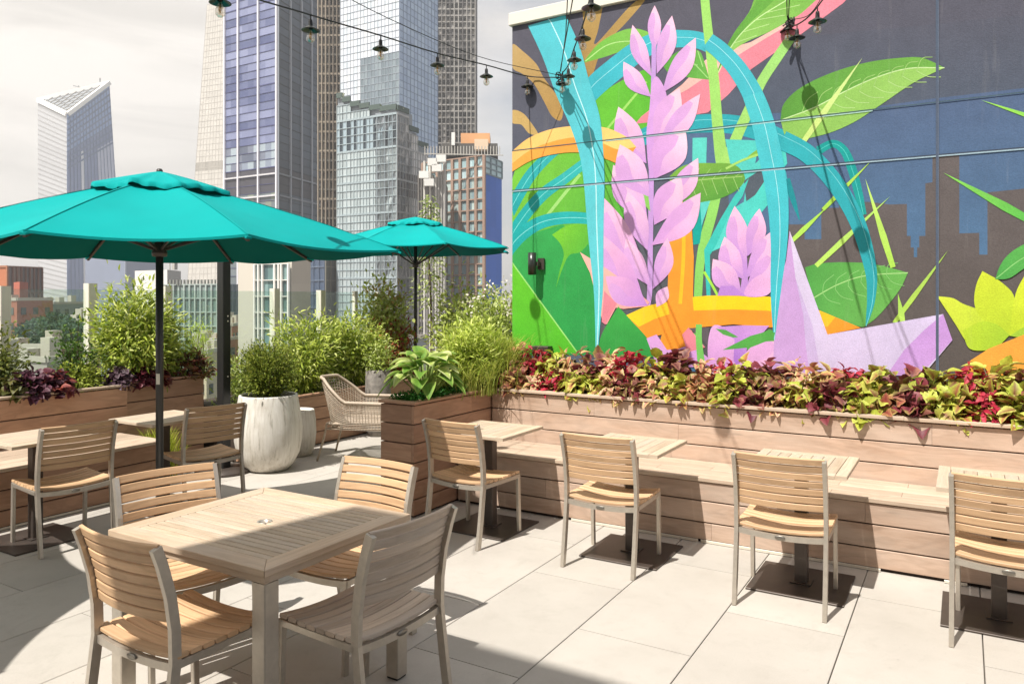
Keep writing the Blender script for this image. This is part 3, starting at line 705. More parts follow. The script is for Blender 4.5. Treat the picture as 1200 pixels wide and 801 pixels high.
MK=.84
def mc(h): return tuple(min(1,x*MK) for x in lin(h))
class Mur:
    def __init__(s): s.mb=MB(); s.lay=0
    def w(s,mx,my):
        p=onY(590+mx/3.3375,my/3.3375,YW); return (max(p.x,wx0+.001),min(p.z,4.401))
    def poly(s,pts,col,col2=None,g=None,sm=True,n=5):
        """pts in mural-sheet units; col at g[0], col2 at g[1]"""
        if sm and len(pts)>3:
            out=[]; m=len(pts)
            for i in range(m):
                a,b_,c,d=[Vector(pts[(i+k-1)%m][:2]) for k in range(4)]
                # sharp corners flagged with third element
                ca=len(pts[i])>2; cb=len(pts[(i+1)%m])>2
                ta=(c-a)*.5 if not ca else (c-b_); tb=(d-b_)*.5 if not cb else (c-b_)
                for k in range(n):
                    u=k/n; out.append(b_*(2*u**3-3*u*u+1)+ta*(u**3-2*u*u+u)+c*(-2*u**3+3*u*u)+tb*(u**3-u*u))
            pts=out
        pts=[Vector(p[:2]) for p in pts]
        s.lay+=1; y=YW-.00003*s.lay
        c1=mc(col); c2=mc(col2) if col2 else c1
        vs=[];cs=[]
        for p in pts:
            x,z=s.w(p.x,p.y); vs.append((x,y,z))
            if g:
                a,b_=Vector(g[0]),Vector(g[1]); u=max(0,min(1,(p-a).dot(b_-a)/(b_-a).length_squared))
            else: u=0
            cs.append(tuple(p_*(1-u)+q*u for p_,q in zip(c1,c2)))
        tris=tessellate_polygon([[Vector((v[0],v[2],0)) for v in vs]])
        fs=[]
        for tr_ in tris:
            a,b_,c=[Vector((vs[k][0],vs[k][2],0)) for k in tr_]
            cr=(b_-a).cross(c-a).z
            if abs(cr)<1e-9: continue
            fs.append(list(tr_) if cr>0 else [tr_[0],tr_[2],tr_[1]])
        s.mb.add(vs,fs,[(v[0],v[2]) for v in vs],.5,False,cs)
    def petal(s,base,tip,hw,cb='cf9cdc',ct='fccae4',bend=0,shade=True):
        b_,t_=Vector(base),Vector(tip); d=t_-b_; n=Vector((-d.y,d.x)).normalized()
        hw*=1.06; L=[];Rr=[]
        for k in range(1,12):
            u=k/12; w=hw*(math.sin(math.pi*u**1.12)**.95)*(1.0 if u<.6 else 1-(u-.6)*.35)
            c=b_+d*u+n*bend*math.sin(math.pi*u); L.append(c+n*w); Rr.append(c-n*w)
        s.poly([b_]+L+[t_]+Rr[::-1],cb,ct,(base,(b_+d*.85)[:]),sm=False)
        if shade:
            mid=[b_+d*(k/12)+n*(bend*math.sin(math.pi*k/12)+hw*.10*math.sin(k)) for k in range(1,11)]
            s.poly([b_]+[x for x in Rr[:10]]+mid[::-1],cb,'e2aee2',(base,tip),sm=False)
    def ribbon(s,pts,col,col2=None,hl=None,hw=.5,hlw=2.2):
        """pts (x,y,width)"""
        P=[Vector(p) for p in pts]; sm_=[]
        Q=[P[0]*2-P[1]]+P+[P[-1]*2-P[-2]]
        for i in range(1,len(Q)-2):
            for k in range(6):
                u=k/6; a,b_,c,d=Q[i-1:i+3]
                sm_.append(.5*((2*b_)+(c-a)*u+(2*a-5*b_+4*c-d)*u*u+(3*b_-a-3*c+d)*u**3))
        sm_.append(P[-1]); L=[];Rr=[];H1=[];H2=[]
        for i,p in enumerate(sm_):
            d=(sm_[min(i+1,len(sm_)-1)]-sm_[max(i-1,0)]); d=Vector((d.x,d.y)).normalized(); n=Vector((-d.y,d.x)); w=max(.2,p.z)/2
            q=Vector((p.x,p.y)); L.append(q+n*w); Rr.append(q-n*w); o=q+n*w*(hw*2-1); H1.append(o+n*hlw/2); H2.append(o-n*hlw/2)
        def strip(A_,B_,ca,cb):
            s.lay+=1; y=YW-.00003*s.lay; n=len(A_); vs=[];cs=[]; c1=mc(ca); c2=mc(cb or ca)
            for k in range(n):
                for p in (A_[k],B_[k]): x,z=s.w(p.x,p.y); vs.append((x,y,z)); u=k/(n-1); cs.append(tuple(q*(1-u)+r*u for q,r in zip(c1,c2)))
            s.mb.add(vs,[[2*k,2*k+2,2*k+3,2*k+1] for k in range(n-1)],[(v[0],v[2]) for v in vs],.5,False,cs)
        strip(L,Rr,col,col2)
        if hl: strip(H1,H2,hl,hl)
    def leaf(s,outline,cu,cl,mid,veins=6,vc='b9dd8a',edge=None):
        """outline closed; mid = midrib polyline; upper half darker"""
        s.poly(outline,cl)
    def line(s,pts,w,col): s.ribbon([(x,y,w) for x,y in pts],col)
U=Mur(); P=U.poly; o5=667.5; o4=967.9
def q4(l): return [(p[0]+o4,p[1],*p[2:]) for p in l]
def q5(l): return [(p[0],p[1]+o5,*p[2:]) for p in l]
def q6(l): return [(p[0]+o4,p[1]+o5,*p[2:]) for p in l]
# --- background tones
P([(34,-3000),(3400,-3000),(3400,1560),(34,1560)],'5c5a66','586478',((500,0),(500,500)),sm=False)
P(q4([(-130,150),(150,150),(400,125),(720,95),(1068,58),(2500,-80),(2500,640),(-130,640)]),'5a5c6a','546275',((1500,100),(1500,560)),sm=False)
P(q4([(-300,470),(500,415),(720,385),(1068,345),(2500,190),(2500,1500),(-300,1500)]),'56698a','507fa4',((1700,420),(1700,820)),sm=False)
# skyline
P(q6([(100,210),(210,210),(210,268),(275,268),(275,145),(345,145),(345,122),(460,122),(545,132),(610,130),(610,255),(625,255),(625,300),(637,300),(637,338),(650,338),(650,300),(658,300),(658,255),(682,255),(682,50),(710,45),(710,-58),(815,-60),(815,245),(893,243),(893,328),(925,328),(925,85),(1068,70),(1300,50),(1300,-120),(1480,-125),(1480,160),(1700,150),(1700,20),(2400,0),(2400,880),(-200,880),(-200,300),(100,300)]),'676060','5e5754',((1800,800),(1800,1400)),sm=False)
P([(640,760),(880,760),(900,1200),(1000,1400),(700,1400),(330,1400),(330,1000)],'56606c','5b5a5e',((700,760),(700,1300)),sm=False)
# --- tan branches
P([(34,175),(75,200),(128,250),(155,300),(195,355),(232,410),(225,470),(190,455),(160,400),(120,330),(75,290),(34,262)],'bfa06a','b58f52',((34,180),(220,460)))
P([(34,432),(75,442),(108,480),(135,525),(100,522),(70,488),(34,480)],'c7a668')
P([(315,10),(385,5),(372,110),(362,172),(500,20),(560,-8),(470,100),(398,170),(372,225),(345,310),(325,375),(300,330),(292,240),(312,120)],'b7975a','a5824a',((400,0),(330,370)))
# --- greens behind
P([(345,400),(420,340),(560,270),(585,300),(590,480),(480,545),(380,500)],'6cc23a','5fb636',((350,400),(560,300)))
P([(34,700),(120,610),(290,590),(480,650),(480,840),(430,920),(330,990),(200,940),(34,1010)],'79c43f','58ad3d',((100,640),(380,900)))
U.line([(405,505),(480,415),(560,320)],9,'a3dc6c')
P([(310,247,1),(365,178),(430,135),(500,112),(570,128),(640,180),(560,178),(480,195),(400,222)],'6fb445','84c455',((320,240),(520,120)))
U.line([(320,240),(400,180),(480,162),(560,172)],4,'b4e08a')
# left lower: dark green field, bright corner
P(q5([(34,325),(110,245),(230,210),(345,300),(372,720),(34,720)]),'38a552','2c9a4a',((34,960),(340,1350)),sm=False)
P(q5([(34,360),(290,712),(34,712)]),'69c62c','56bb2e',((34,1040),(150,1380)),sm=False)
U.line(q5([(34,360),(120,478),(290,712)]),5,'9fe07c')
P(q5([(190,250,1),(250,215),(340,205),(335,275),(300,318),(258,330),(232,380),(205,458,1),(220,390),(236,330),(222,285)]),'7cc832','5cb43c',((200,900),(320,980)))
U.line(q5([(145,208),(225,108),(300,15)]),12,'a2d97a')
# teal arcs lower-left
U.ribbon([(20,835,46),(60,760,46),(110,680,44),(175,612,40),(240,560,34),(300,500,30)],'20a5a8','3fb8b8','7fe0e0')
U.ribbon(q5([(20,268,44),(90,165,46),(160,88,46),(240,30,42),(330,-40,36)]),'17a7a6','39b6b4','85e2de')
U.ribbon(q5([(10,315,54),(70,250,52),(140,205,50),(220,186,48),(320,186,44),(440,210,36)]),'19a6a6','2db6b4','90e6e2')
# turquoise arcs
U.ribbon([(305,400,70),(360,335,84),(430,275,86),(520,205,82),(610,160,74),(690,152,68),(770,160,66),(850,200,70),(915,270,72),(975,370,78),(1015,480,86),(1040,600,90),(1066,700,86),(1078,820,76),(1078,960,62),(1068,1100,44),(1062,1220,24),(1060,1325,3)],'3fb6c6','4fc6d0','9fe6ee',hw=.42)
U.ribbon([(500,560,60),(610,510,66),(740,486,70),(880,485,74),(1000,510,78),(1090,548,76),(1180,595,70),(1262,672,66),(1330,765,62),(1385,870,58),(1420,980,52),(1440,1080,42),(1438,1170,30),(1428,1230,16),(1418,1275,3)],'2fa6b2','34b2bc','7cd6da',hw=.3)
U.ribbon(q4([(262,590,34),(320,562,30),(365,590,34),(395,660,36),(418,745,34),(440,840,26)]),'17a09a','1c9c98','59cfc6')
U.ribbon(q4([(140,700,26),(165,780,22),(190,860,4)]),'1d8f98')
# --- pink band and upper leaf
P([(1395,-60),(1230,-60),(1105,90),(968,165),(880,190),(790,235),(700,330),(540,455),(515,485),(640,470),(800,440),(880,370),(968,272),(1170,130),(1330,12)],'ef8fa0','e78898',((1300,0),(700,450)),sm=False)
P([(1230,-60),(1105,90),(968,165),(880,190),(790,235),(700,330),(560,440),(620,405),(720,350),(830,275),(920,215),(1010,160),(1120,95)],'fbc9bd','f6bab2',((1200,0),(600,430)),sm=False)
P([(833,290,1),(860,225),(892,150),(960,50),(1020,-40),(1260,-60),(1180,40),(1110,85),(1040,125),(950,165),(885,212)],'93c963','7cb64d',((1000,160),(980,0)))
P([(833,290,1),(866,200),(905,125),(965,45),(1020,-40),(1110,-60),(1040,20),(960,95),(890,185)],'5f9e3e','6aaa45',((833,290),(1040,0)))
U.line([(840,285),(900,170),(985,80),(1110,0)],4,'cdeea6')
for a in ((900,170,990,140),(940,125,1040,95),(985,80,1100,60),(1030,50,1160,20)): U.line([a[:2],a[2:]],3,'b9e08e')
P([(625,260,1),(650,225),(700,196),(762,198),(785,240),(806,312,1),(760,308),(700,300),(650,288)],'5da442','6cb34c',((630,260),(800,300)))
for a in ((700,200,800,306),(760,200,780,262),(655,250,760,255)): U.line([a[:2],a[2:]],4,'a3d780')
# --- pale green stalks
U.ribbon([(785,-30,34),(800,120,36),(822,300,40),(835,460,42),(850,600,48),(862,690,44)],'a4dd70','9fd66e')
U.ribbon([(1130,140,36),(1075,220,38),(1010,320,38),(960,430,40),(915,530,42),(870,640,46)],'a0da7a','a6db70')
U.ribbon(q5([(868,-30,46),(838,60,44),(815,170,40),(790,260,40),(770,360,34),(762,470,32),(758,600,30),(768,740,30)]),'9ad86a','7cc866')
# teal fragments
P([(740,540),(796,538),(793,640),(785,700),(738,700)],'5fd0c4',sm=False)
P([(868,545),(1000,550),(985,640),(1035,590),(1035,680),(930,745),(895,680)],'58cfc6',sm=False)
P([(950,720),(1100,560),(1110,640),(1060,700),(1020,720),(1085,705),(1060,770),(985,860),(968,960),(925,1000),(870,960),(812,985),(838,900),(890,820),(940,790)],'4fcfc4','58d4cc',((950,720),(950,960)),sm=False)
P(q5([(940,40),(1000,0),(1035,20),(985,95),(950,120)]),'56606c',sm=False)
P(q5([(735,108),(800,105),(778,215),(768,285),(742,290)]),'12a39a',sm=False)
P(q5([(768,110),(815,100),(775,215)]),'5fd0c8',sm=False)
P(q5([(848,190),(905,95),(960,30),(935,100),(880,180),(835,285),(808,330),(810,500),(795,495),(785,310)]),'43cabf','36bdb6',((850,800),(800,1100)),sm=False)
U.line(q5([(785,395),(812,440),(838,488)]),10,'a6e24c')
U.line(q6([(45,280),(62,330)]),12,'a6e24c')
# mid green leaf right of flower
P([(650,690,1),(690,655),(740,640),(820,638),(905,645),(945,695),(915,742),(850,775),(780,790),(700,800),(655,780)],'7cae45','5c9d3f',((700,650),(750,800)))
U.line([(650,720),(760,705),(935,690)],3,'a9cf77')
for k in range(6): U.line([(690+k*42,712-k*3),(725+k*42,655+k*3)],2.4,'a0c878'); U.line([(690+k*42,712-k*3),(712+k*42,775-k*5)],2.4,'a0c878')
P([(985,590),(1035,572),(1090,575),(1060,600),(1000,605),(940,630)],'86b648')
U.line([(870,660),(940,625),(1040,590)],9,'a9da6e')
# --- big leaves right
P(q4([(115,470,1),(130,405),(200,340),(330,280),(480,240),(640,224),(700,238),(757,266,1),(640,322),(520,402),(400,480),(280,528),(150,545)]),'8fc25c','9bcb66',((1200,420),(1600,300)))
P(q4([(115,470,1),(130,405),(200,340),(330,280),(480,240),(640,224),(700,238),(757,266,1),(620,268),(500,300),(380,352),(250,420)]),'5e9c3f','72ae4a',((1120,400),(1600,250)))
U.line(q4([(118,470),(250,420),(380,352),(500,300),(620,268),(757,266)]),4,'cdeaa8')
for k in range(9):
    x=200+k*56; y=438-k*20; U.line(q4([(x,y),(x+45,y+22),(x+95,y+24)]),2.6,'b7dc8c'); U.line(q4([(x,y),(x+22,y-48),(x+62,y-78+k*3)]),2.6,'a3cc78')
P(q6([(212,378,1),(260,364),(340,358),(450,361),(540,378),(614,399,1),(585,460),(540,520),(490,575),(440,611,1),(350,592),(270,545),(236,480)]),'55a44c','6cb255',((1200,1080),(1500,1200)))
U.line(q6([(240,500),(340,445),(450,410),(614,399)]),4,'a9d98a')
for k in range(6):
    x=280+k*50; y=478-k*14; U.line(q6([(x,y),(x+25,y+28),(x+70,y+42)]),2.4,'8cc878'); U.line(q6([(x,y),(x+8,y-40),(x+45,y-72+k*5)]),2.4,'8cc878')
# grass blades
def blade(a,b_,w,c='bfe45e',c2='a3d650'):
    A_,B_=Vector(a),Vector(b_); n=Vector((-(B_-A_).y,(B_-A_).x)).normalized()*w/2; m_=A_.lerp(B_,.35)
    P([A_-n*.8,m_-n,B_,m_+n,A_+n*.8],c,c2,(a,b_),sm=False)
def bl(o,a,b_,w,*c): blade((a[0]+o[0],a[1]+o[1]),(b_[0]+o[0],b_[1]+o[1]),w,*c)
O4=(o4,0);O6=(o4,o5)
bl(O4,(205,555),(437,226),24,'cfe985','d6ee9a'); bl(O4,(282,820),(472,628),18,'a8d850','b6e060'); bl(O6,(160,275),(300,140),20,'b9e662','a5dc55')
bl(O6,(255,372),(545,100),22,'bfe86a','b2de70'); bl(O6,(556,378),(447,30),26,'b2e25a','c9ee78'); bl(O6,(560,595),(772,310),20,'b9e05c','a9d060'); bl(O6,(595,600),(575,480),24,'c2e86a','a7dc5c')
bl(O6,(1120,210),(752,8),34,'5bbd52','8ed85e'); bl(O4,(1400,560),(900,392),30,'5cc04e','a4e25c'); bl(O6,(1250,300),(1500,-120),30); bl(O6,(1420,500),(1300,100),26)
U.ribbon([(800,161,66),(850,200,70),(915,270,74),(975,370,80),(1015,480,88),(1042,600,92),(1062,700,88),(1076,820,80),(1078,960,64),(1068,1100,46),(1062,1220,26),(1060,1325,3)],'45bac9','4fc6d0','a8eaf0',hw=.42)
U.ribbon([(1090,548,76),(1180,595,72),(1262,672,70),(1330,765,66),(1385,870,62),(1420,980,55),(1440,1080,44),(1438,1170,32),(1428,1230,18),(1418,1275,3)],'33aeb8','2ba2ae','7cd6da',hw=.3)
# --- main flower
st='c79adb'
U.ribbon(q5([(560,560,10),(572,480,20),(575,300,20),(578,100,20),(580,-80,20),(584,-260,18),(588,-400,18),(590,-540,18),(592,-620,14)]),st,'c79fe0')
for a in [((580,300),(505,98),30,-10),((600,290),(660,62),34,8),((590,200),(592,22),25,0),((620,365),(753,148),38,10),((578,380),(470,242),34,-12)]: U.petal(*a[:3],bend=a[3])
P([(572,420),(580,330),(600,300),(630,345),(640,400),(625,500),(600,640),(580,700),(566,640),(560,520)],'dba6e2','d09ce0',((600,300),(600,700)))
U.petal((590,560),(690,345),48,'d6a0da','f9cfe2'); U.petal((560,640),(450,418),50,bend=-14); U.petal((600,590),(770,368),40,bend=6)
U.petal((590,700),(712,505),64,'cf98da','fbd2e6',bend=-6); U.petal((572,770),(456,565),56,bend=-14)
P(q5([(510,0),(560,40),(575,160),(540,120),(505,60)]),'8cc860',sm=False)
U.petal((565,860),(430,645),52,bend=-10); U.petal((640,820),(762,618),40,bend=8)
# orange arches + cross
def band(o,i,c1,c2): P(o+i[::-1],c1,c2,(o[0],o[-1]))
P([(34,592,1),(100,540),(190,505),(300,492),(400,500),(480,535),(520,575,1),(470,652,1),(400,622),(300,597),(200,603),(110,628),(34,672,1)],'f9a94c','f7a040',((34,620),(450,600)))
P([(34,592,1),(100,540),(190,505),(300,492),(400,500),(480,535),(520,575,1),(450,585),(380,558),(290,538),(200,552),(110,585),(34,640,1)],'fdc673','fed27c',((34,620),(450,560)))
U.petal((572,770),(456,565),56,bend=-14)
P(q5([(640,560),(645,400),(640,230),(690,95),(735,200),(745,340),(742,480),(745,620),(722,640),(700,760),(590,760),(620,640),(540,660),(490,568)]),'fb9f35','f99a30',((690,800),(660,1380)),sm=False)
P(q5([(480,565),(560,528),(640,512),(650,560),(590,580),(530,610)]),'fcd42a','fcc82c',((490,1230),(640,1190)),sm=False)
P(q5([(735,494),(800,488),(900,486),(1035,492),(1075,498),(1075,612),(1030,612),(900,600),(740,614)]),'fb9c30',sm=False)
P(q5([(740,494),(800,488),(900,486),(1035,492),(1075,498),(1075,553),(1035,547),(900,542),(745,546)]),'fdd21f',sm=False)
U.line(q5([(706,215),(704,350),(692,520)]),14,'fdbf2c')
P(q6([(255,540),(430,614),(300,640),(200,640)]),'fb9c30',sm=False); P(q6([(255,540),(330,572),(300,610),(230,600)]),'fcc02a',sm=False)
# lower petals of main flower
U.petal((590,880),(695,690),52,'cf98da','f8cbe4'); U.petal((578,960),(772,754),50,'d29bdb','f6c2e2',bend=22)
U.petal((565,980),(486,748),42,'cc9ada','f5c4e2',bend=-4); U.petal((560,1080),(390,770),50,'c894d8','f5bfdf',bend=-22)
U.petal((576,1120),(480,930),36,'cc9ada','f2bfe0',bend=-12); U.petal((556,1190),(385,915),58,'c08ad8','eeb4dc',bend=-26)
U.petal((585,1130),(642,930),34,'c594d8','f0bce0',bend=14); U.petal((600,1200),(642,1120),24,'e4aee0','f0c0e0')
P(q5([(300,318),(400,380),(500,450),(572,515),(560,530),(470,540),(440,535),(405,600),(388,588),(340,400)]),'f9beb0','f3a9a4',((300,1000),(540,1190)),sm=False)
P(q5([(395,470),(445,520),(400,602),(385,590)]),'e68a9b',sm=False)
U.petal((565,1195),(400,1080),50,'c28cd8','e8aedd',bend=-8)
P(q5([(450,530,1),(505,590),(560,650),(615,728,1),(500,728),(368,728,1),(385,640)]),'3fa84a','349c46',((450,1200),(500,1390)))
P(q5([(560,655),(600,640),(640,700),(740,690),(790,730),(810,760),(600,760)]),'dba6e2','d7a0e0',sm=False)
P(q5([(600,760),(700,690),(760,700),(810,760)]),'e0aee6','d49ae0',((640,1360),(760,1420)))
P(q5([(700,640),(725,612),(790,690),(720,710)]),'e88a9a',sm=False)
P(q5([(725,615),(806,612),(800,690),(770,650)]),'605a60',sm=False)
U.ribbon(q5([(765,600,24),(765,660,24),(775,760,30)]),'7ac864')
# second flower
c2b,c2t='c392da','fcc4e4'
U.ribbon(q5([(940,490,34),(945,420,24),(945,330,16)]),c2b)
for a in [((945,375),(905,138),42,-8),((955,335),(1002,148),36,10),((940,425),(865,258),42,-16),((950,420),(1045,240),36,10),((945,480),(1065,310),40,12),((932,478),(820,345),46,-10)]: U.petal((a[0][0],a[0][1]+o5),(a[1][0],a[1][1]+o5),a[2],c2b,c2t,bend=a[3])
P(q5([(945,488),(960,440),(1010,405),(1050,425),(1050,465),(1020,490)]),'dba4de','e8b4e0',((950,1150),(1040,1100)))
P(q5([(838,488),(850,450),(900,450),(945,488)]),'bd8ada','c898de',sm=False)
# third flower low
P(q5([(805,760),(800,680),(815,612),(850,606),(900,640),(925,700),(905,800),(830,800)]),'d9a2e0','e3b0e4',((860,1400),(850,1280)))
P(q5([(835,610),(940,604),(1040,606),(1010,640),(960,670),(930,790),(900,740),(905,660)]),'cf9ae0','b07ad8',((960,1280),(920,1400)),sm=False)
P(q5([(830,617),(870,622),(920,650),(900,652),(860,640)]),'5aa450',sm=False)
P(q5([(950,690),(970,655),(1040,620),(1065,628),(1060,670),(960,705)]),'55a84c',sm=False)
U.petal((900,1470),(1098,1335),62,'e0a8de','f4bfe2',bend=10)
# turquoise vertical ribbon (over)
U.ribbon([(165,70,150),(225,200,150),(270,340,140),(318,470,122),(345,600,94),(356,720,80),(360,860,66),(366,1000,52),(372,1120,38),(370,1250,22),(366,1375,10)],'57c4d0','66d0da','c4f3f6',hw=.42,hlw=4)
# --- lavender shapes
P(q6([(52,-55,1),(95,40),(108,200),(110,480),(88,500),(78,200),(52,30)]),'d8aede','cfa4dc',((1020,640),(1060,1100)),sm=False)
P(q6([(152,235),(300,640),(752,560),(788,662),(680,790),(90,800),(100,500),(140,350)]),'d9cdea','d6c8ec',((1100,900),(1500,1400)),sm=False)
P(q6([(152,235),(175,420),(205,560),(215,680),(230,800),(85,800),(98,500),(138,350)]),'c79fd6','cda6e0',((1110,900),(1150,1400)),sm=False)
P(q6([(175,420),(205,560),(215,680),(230,800),(275,800),(240,600)]),'cdb8e4',sm=False)
P(q6([(752,560),(788,662),(660,800),(530,800),(600,700),(680,620)]),'c99ae0','cfa2e4',((1700,1230),(1600,1450)),sm=False)
# ribbon tips over lavender
U.ribbon([(975,370,80),(1015,480,88),(1042,600,92),(1062,700,88),(1076,820,80),(1078,960,64),(1068,1100,46),(1062,1220,26),(1060,1328,3)],'4fc6d0','3fbccb','b4eef2',hw=.45)
P(q6([(-110,700),(0,645),(60,628),(95,632),(90,655),(0,690)]),'55a84c',sm=False)
# --- lime lotus, orange corner, leaf right
P(q6([(728,490,1),(790,498),(830,520),(920,558),(1010,642,1),(960,690),(900,700),(845,670),(800,600)]),'dcea4a','b9d63c',((1700,1160),(1950,1350)))
P(q6([(905,392,1),(985,440),(1032,505),(1012,645,1),(960,615),(900,575),(874,520),(880,450)]),'d3e23c','bcd637',((1880,1060),(1970,1300)))
P(q6([(1075,400,1),(1035,480),(1015,600),(1012,645),(1100,600),(1150,500)]),'dce93e','c2da36',((2040,1080),(1990,1300)))
P(q6([(828,625,1),(900,590),(960,600),(1012,642,1),(960,690),(900,703),(850,690)]),'c0dc3a','a9cf3a',((1800,1290),(1960,1360)))
P(q6([(1012,645),(1100,590),(1250,560),(1250,640),(1068,655)]),'a6cc40',sm=False)
P(q6([(800,800),(860,740),(930,695),(1068,640),(1300,560),(1300,800)]),'fbaf4a','f9a845',((1800,1450),(2100,1300)),sm=False)
P(q6([(955,425,1),(975,370),(1010,325),(1068,288),(1150,262),(1150,330),(1068,382),(1010,420)]),'4ea44e','63b857',((1930,1090),(2100,980)))
U.line(q6([(960,420),(1050,350),(1150,300)]),4,'8fd07c')
# seams: dark grooves with a painted highlight below
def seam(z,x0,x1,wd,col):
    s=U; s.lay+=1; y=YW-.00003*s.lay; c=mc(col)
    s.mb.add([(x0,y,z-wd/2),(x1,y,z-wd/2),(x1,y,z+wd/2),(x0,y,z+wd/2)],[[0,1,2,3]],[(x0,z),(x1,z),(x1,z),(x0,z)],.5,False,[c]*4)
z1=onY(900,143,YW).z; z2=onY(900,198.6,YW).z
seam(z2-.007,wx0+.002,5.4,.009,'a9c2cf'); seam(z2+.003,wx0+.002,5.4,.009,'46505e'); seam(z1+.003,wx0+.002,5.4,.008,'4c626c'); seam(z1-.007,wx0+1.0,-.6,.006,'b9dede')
xv=onY(1098,200,YW).x
s_=U; s_.lay+=1; y=YW-.00003*s_.lay; U.mb.add([(xv-.007,y,.2),(xv+.007,y,.2),(xv+.007,y,4.4),(xv-.007,y,4.4)],[[0,1,2,3]],None,.5,False,[mc('566276')]*4)
s_.lay+=1; y=YW-.00003*s_.lay; U.mb.add([(xv+.007,y,.2),(xv+.012,y,.2),(xv+.012,y,4.4),(xv+.007,y,4.4)],[[0,1,2,3]],None,.5,False,[mc('687488')]*4)
child(U.mb.build('mural',stucco),mw)
# fixtures on the wall
sp=onY(624.5,309,6.36)
sc_=empty('wall_sconce',(sp.x,YW,sp.z),0,'dark cylindrical up-and-down sconce on the green part of the mural','wall lamp')
mb=MB(); mb.lathe([(.034,-.105),(.040,-.105),(.040,.105),(.034,.105),(.034,-.105)],(0,-.105,0),28); mb.lathe([(0,.0),(.034,.0)],(0,-.105,.02),20); mb.build('lamp_body',M['enamel'],sc_)
mb=MB(); mb.box(.015,.085,-.03,-.006,-.055,.055,.004); mb.box(.02,.055,-.09,-.0305,-.02,.02,.003); mb.build('bracket',M['bronze'],sc_)
p=onY(636,410,6.40); f=empty('wall_floodlight',(p.x,YW,p.z),0,'small dark brown box light low on the green mural, just above the coleus','wall lamp')
mb=MB(); mb.box(-.085,.085,-.11,-.01,-.04,.04,.006); mb.build('housing',M['bronze'],f)
mb=MB(); mb.box(-.02,.02,-.012,-.004,-.1,-.042,.002); mb.build('bracket',M['bronze'],f)
p=onY(596,193,6.6); f=empty('wall_box',(wx0,6.6,p.z),0,'small dark box fixed round the left corner of the mural wall, near its orange arch','junction box')
mb=MB(); mb.box(-.055,-.002,-.06,.10,-.06,.06,.004); mb.build('housing',M['enamel'],f)
# ================================================================== PLANTS
def unit(a): return a/np.maximum(np.linalg.norm(a,axis=-1,keepdims=True),1e-9)
def npmesh(name,V,F,C,mat,parent=None,smooth=True):
    """V (n,3), F list/array of equal-length faces, C per-vertex colours"""
    me=bpy.data.meshes.new(name); F=np.asarray(F,dtype=np.int32); k=F.shape[1]
    me.vertices.add(len(V)); me.vertices.foreach_set('co',np.asarray(V,dtype=np.float32).ravel())
    me.loops.add(F.size); me.loops.foreach_set('vertex_index',F.ravel())
    me.polygons.add(len(F)); me.polygons.foreach_set('loop_start',np.arange(0,F.size,k,dtype=np.int32)); me.polygons.foreach_set('loop_total',np.full(len(F),k,dtype=np.int32))
    me.update(calc_edges=True)
    if smooth: me.polygons.foreach_set('use_smooth',np.ones(len(F),dtype=bool))
    ca=me.color_attributes.new('col','FLOAT_COLOR','POINT'); ca.data.foreach_set('color',np.concatenate([C,np.ones((len(C),1))],1).astype(np.float32).ravel())
    me.materials.append(mat); me.update()
    o=bpy.data.objects.new(name,me); COL.objects.link(o); o.parent=parent
    return o
def leaves(P_,A_,Nn,L,W,C,C2=None,fold=.18,curl=.2,teeth=0,segs=3):
    """arrays of leaves. P base, A axis, Nn normal, L length, W width, C colour centre, C2 colour edge -> V,F,C"""
    n=len(P_); A_=unit(A_); S=unit(np.cross(A_,Nn)); Nn=unit(np.cross(S,A_))
    us=np.linspace(0,1,segs+2); prof=np.sin(np.pi*us**.8)**.9; prof[0]=.06; prof[-1]=0
    V=[];Cc=[]; C2=C if C2 is None else C2
    for i,u in enumerate(us):
        drop=-curl*(u**2)*L[:,None]*Nn
        mid=P_+A_*(L*u)[:,None]+drop
        w=(W*prof[i]/2)[:,None]
        jag=(1+teeth*(1 if i%2 else -1))
        up=Nn*(w*fold*2)
        V+= [mid+up*0, mid+S*w*jag+up, mid-S*w*jag+up]; Cc+=[C*(1-.25*u)+C2*.25*u, C2, C2]
    m=len(us)*3; V=np.stack(V,1).reshape(-1,3); Cc=np.stack(Cc,1).reshape(-1,3)
    f=[]
    for i in range(len(us)-1):
        a=i*3; b=a+3; f+=[[a,b,b+1,a+1],[a+2,b+2,b,a]]
    f=np.array(f); F=(np.arange(n)[:,None,None]*m+f[None]).reshape(-1,4)
    return V,F,Cc
def merge(parts):
    V=[];F=[];C=[];o=0
    for v,f,c in parts: V.append(v);F.append(f+o);C.append(c);o+=len(v)
    return np.concatenate(V),np.concatenate(F),np.concatenate(C)
def L3(h): return np.array(lin(h))
def pick(pal,n,var=.15):
    pal=np.array([L3(h) if isinstance(h,str) else h for h in pal]); c=pal[rng.integers(0,len(pal),n)]
    return c*(1+rng.uniform(-var,var,(n,1)))
def stalks(mb,pts_list,r0=.006,r1=.002):
    for p in pts_list: mb.tube(p,r0,5,radii=[r0+(r1-r0)*k/(len(p)-1) for k in range(len(p))])
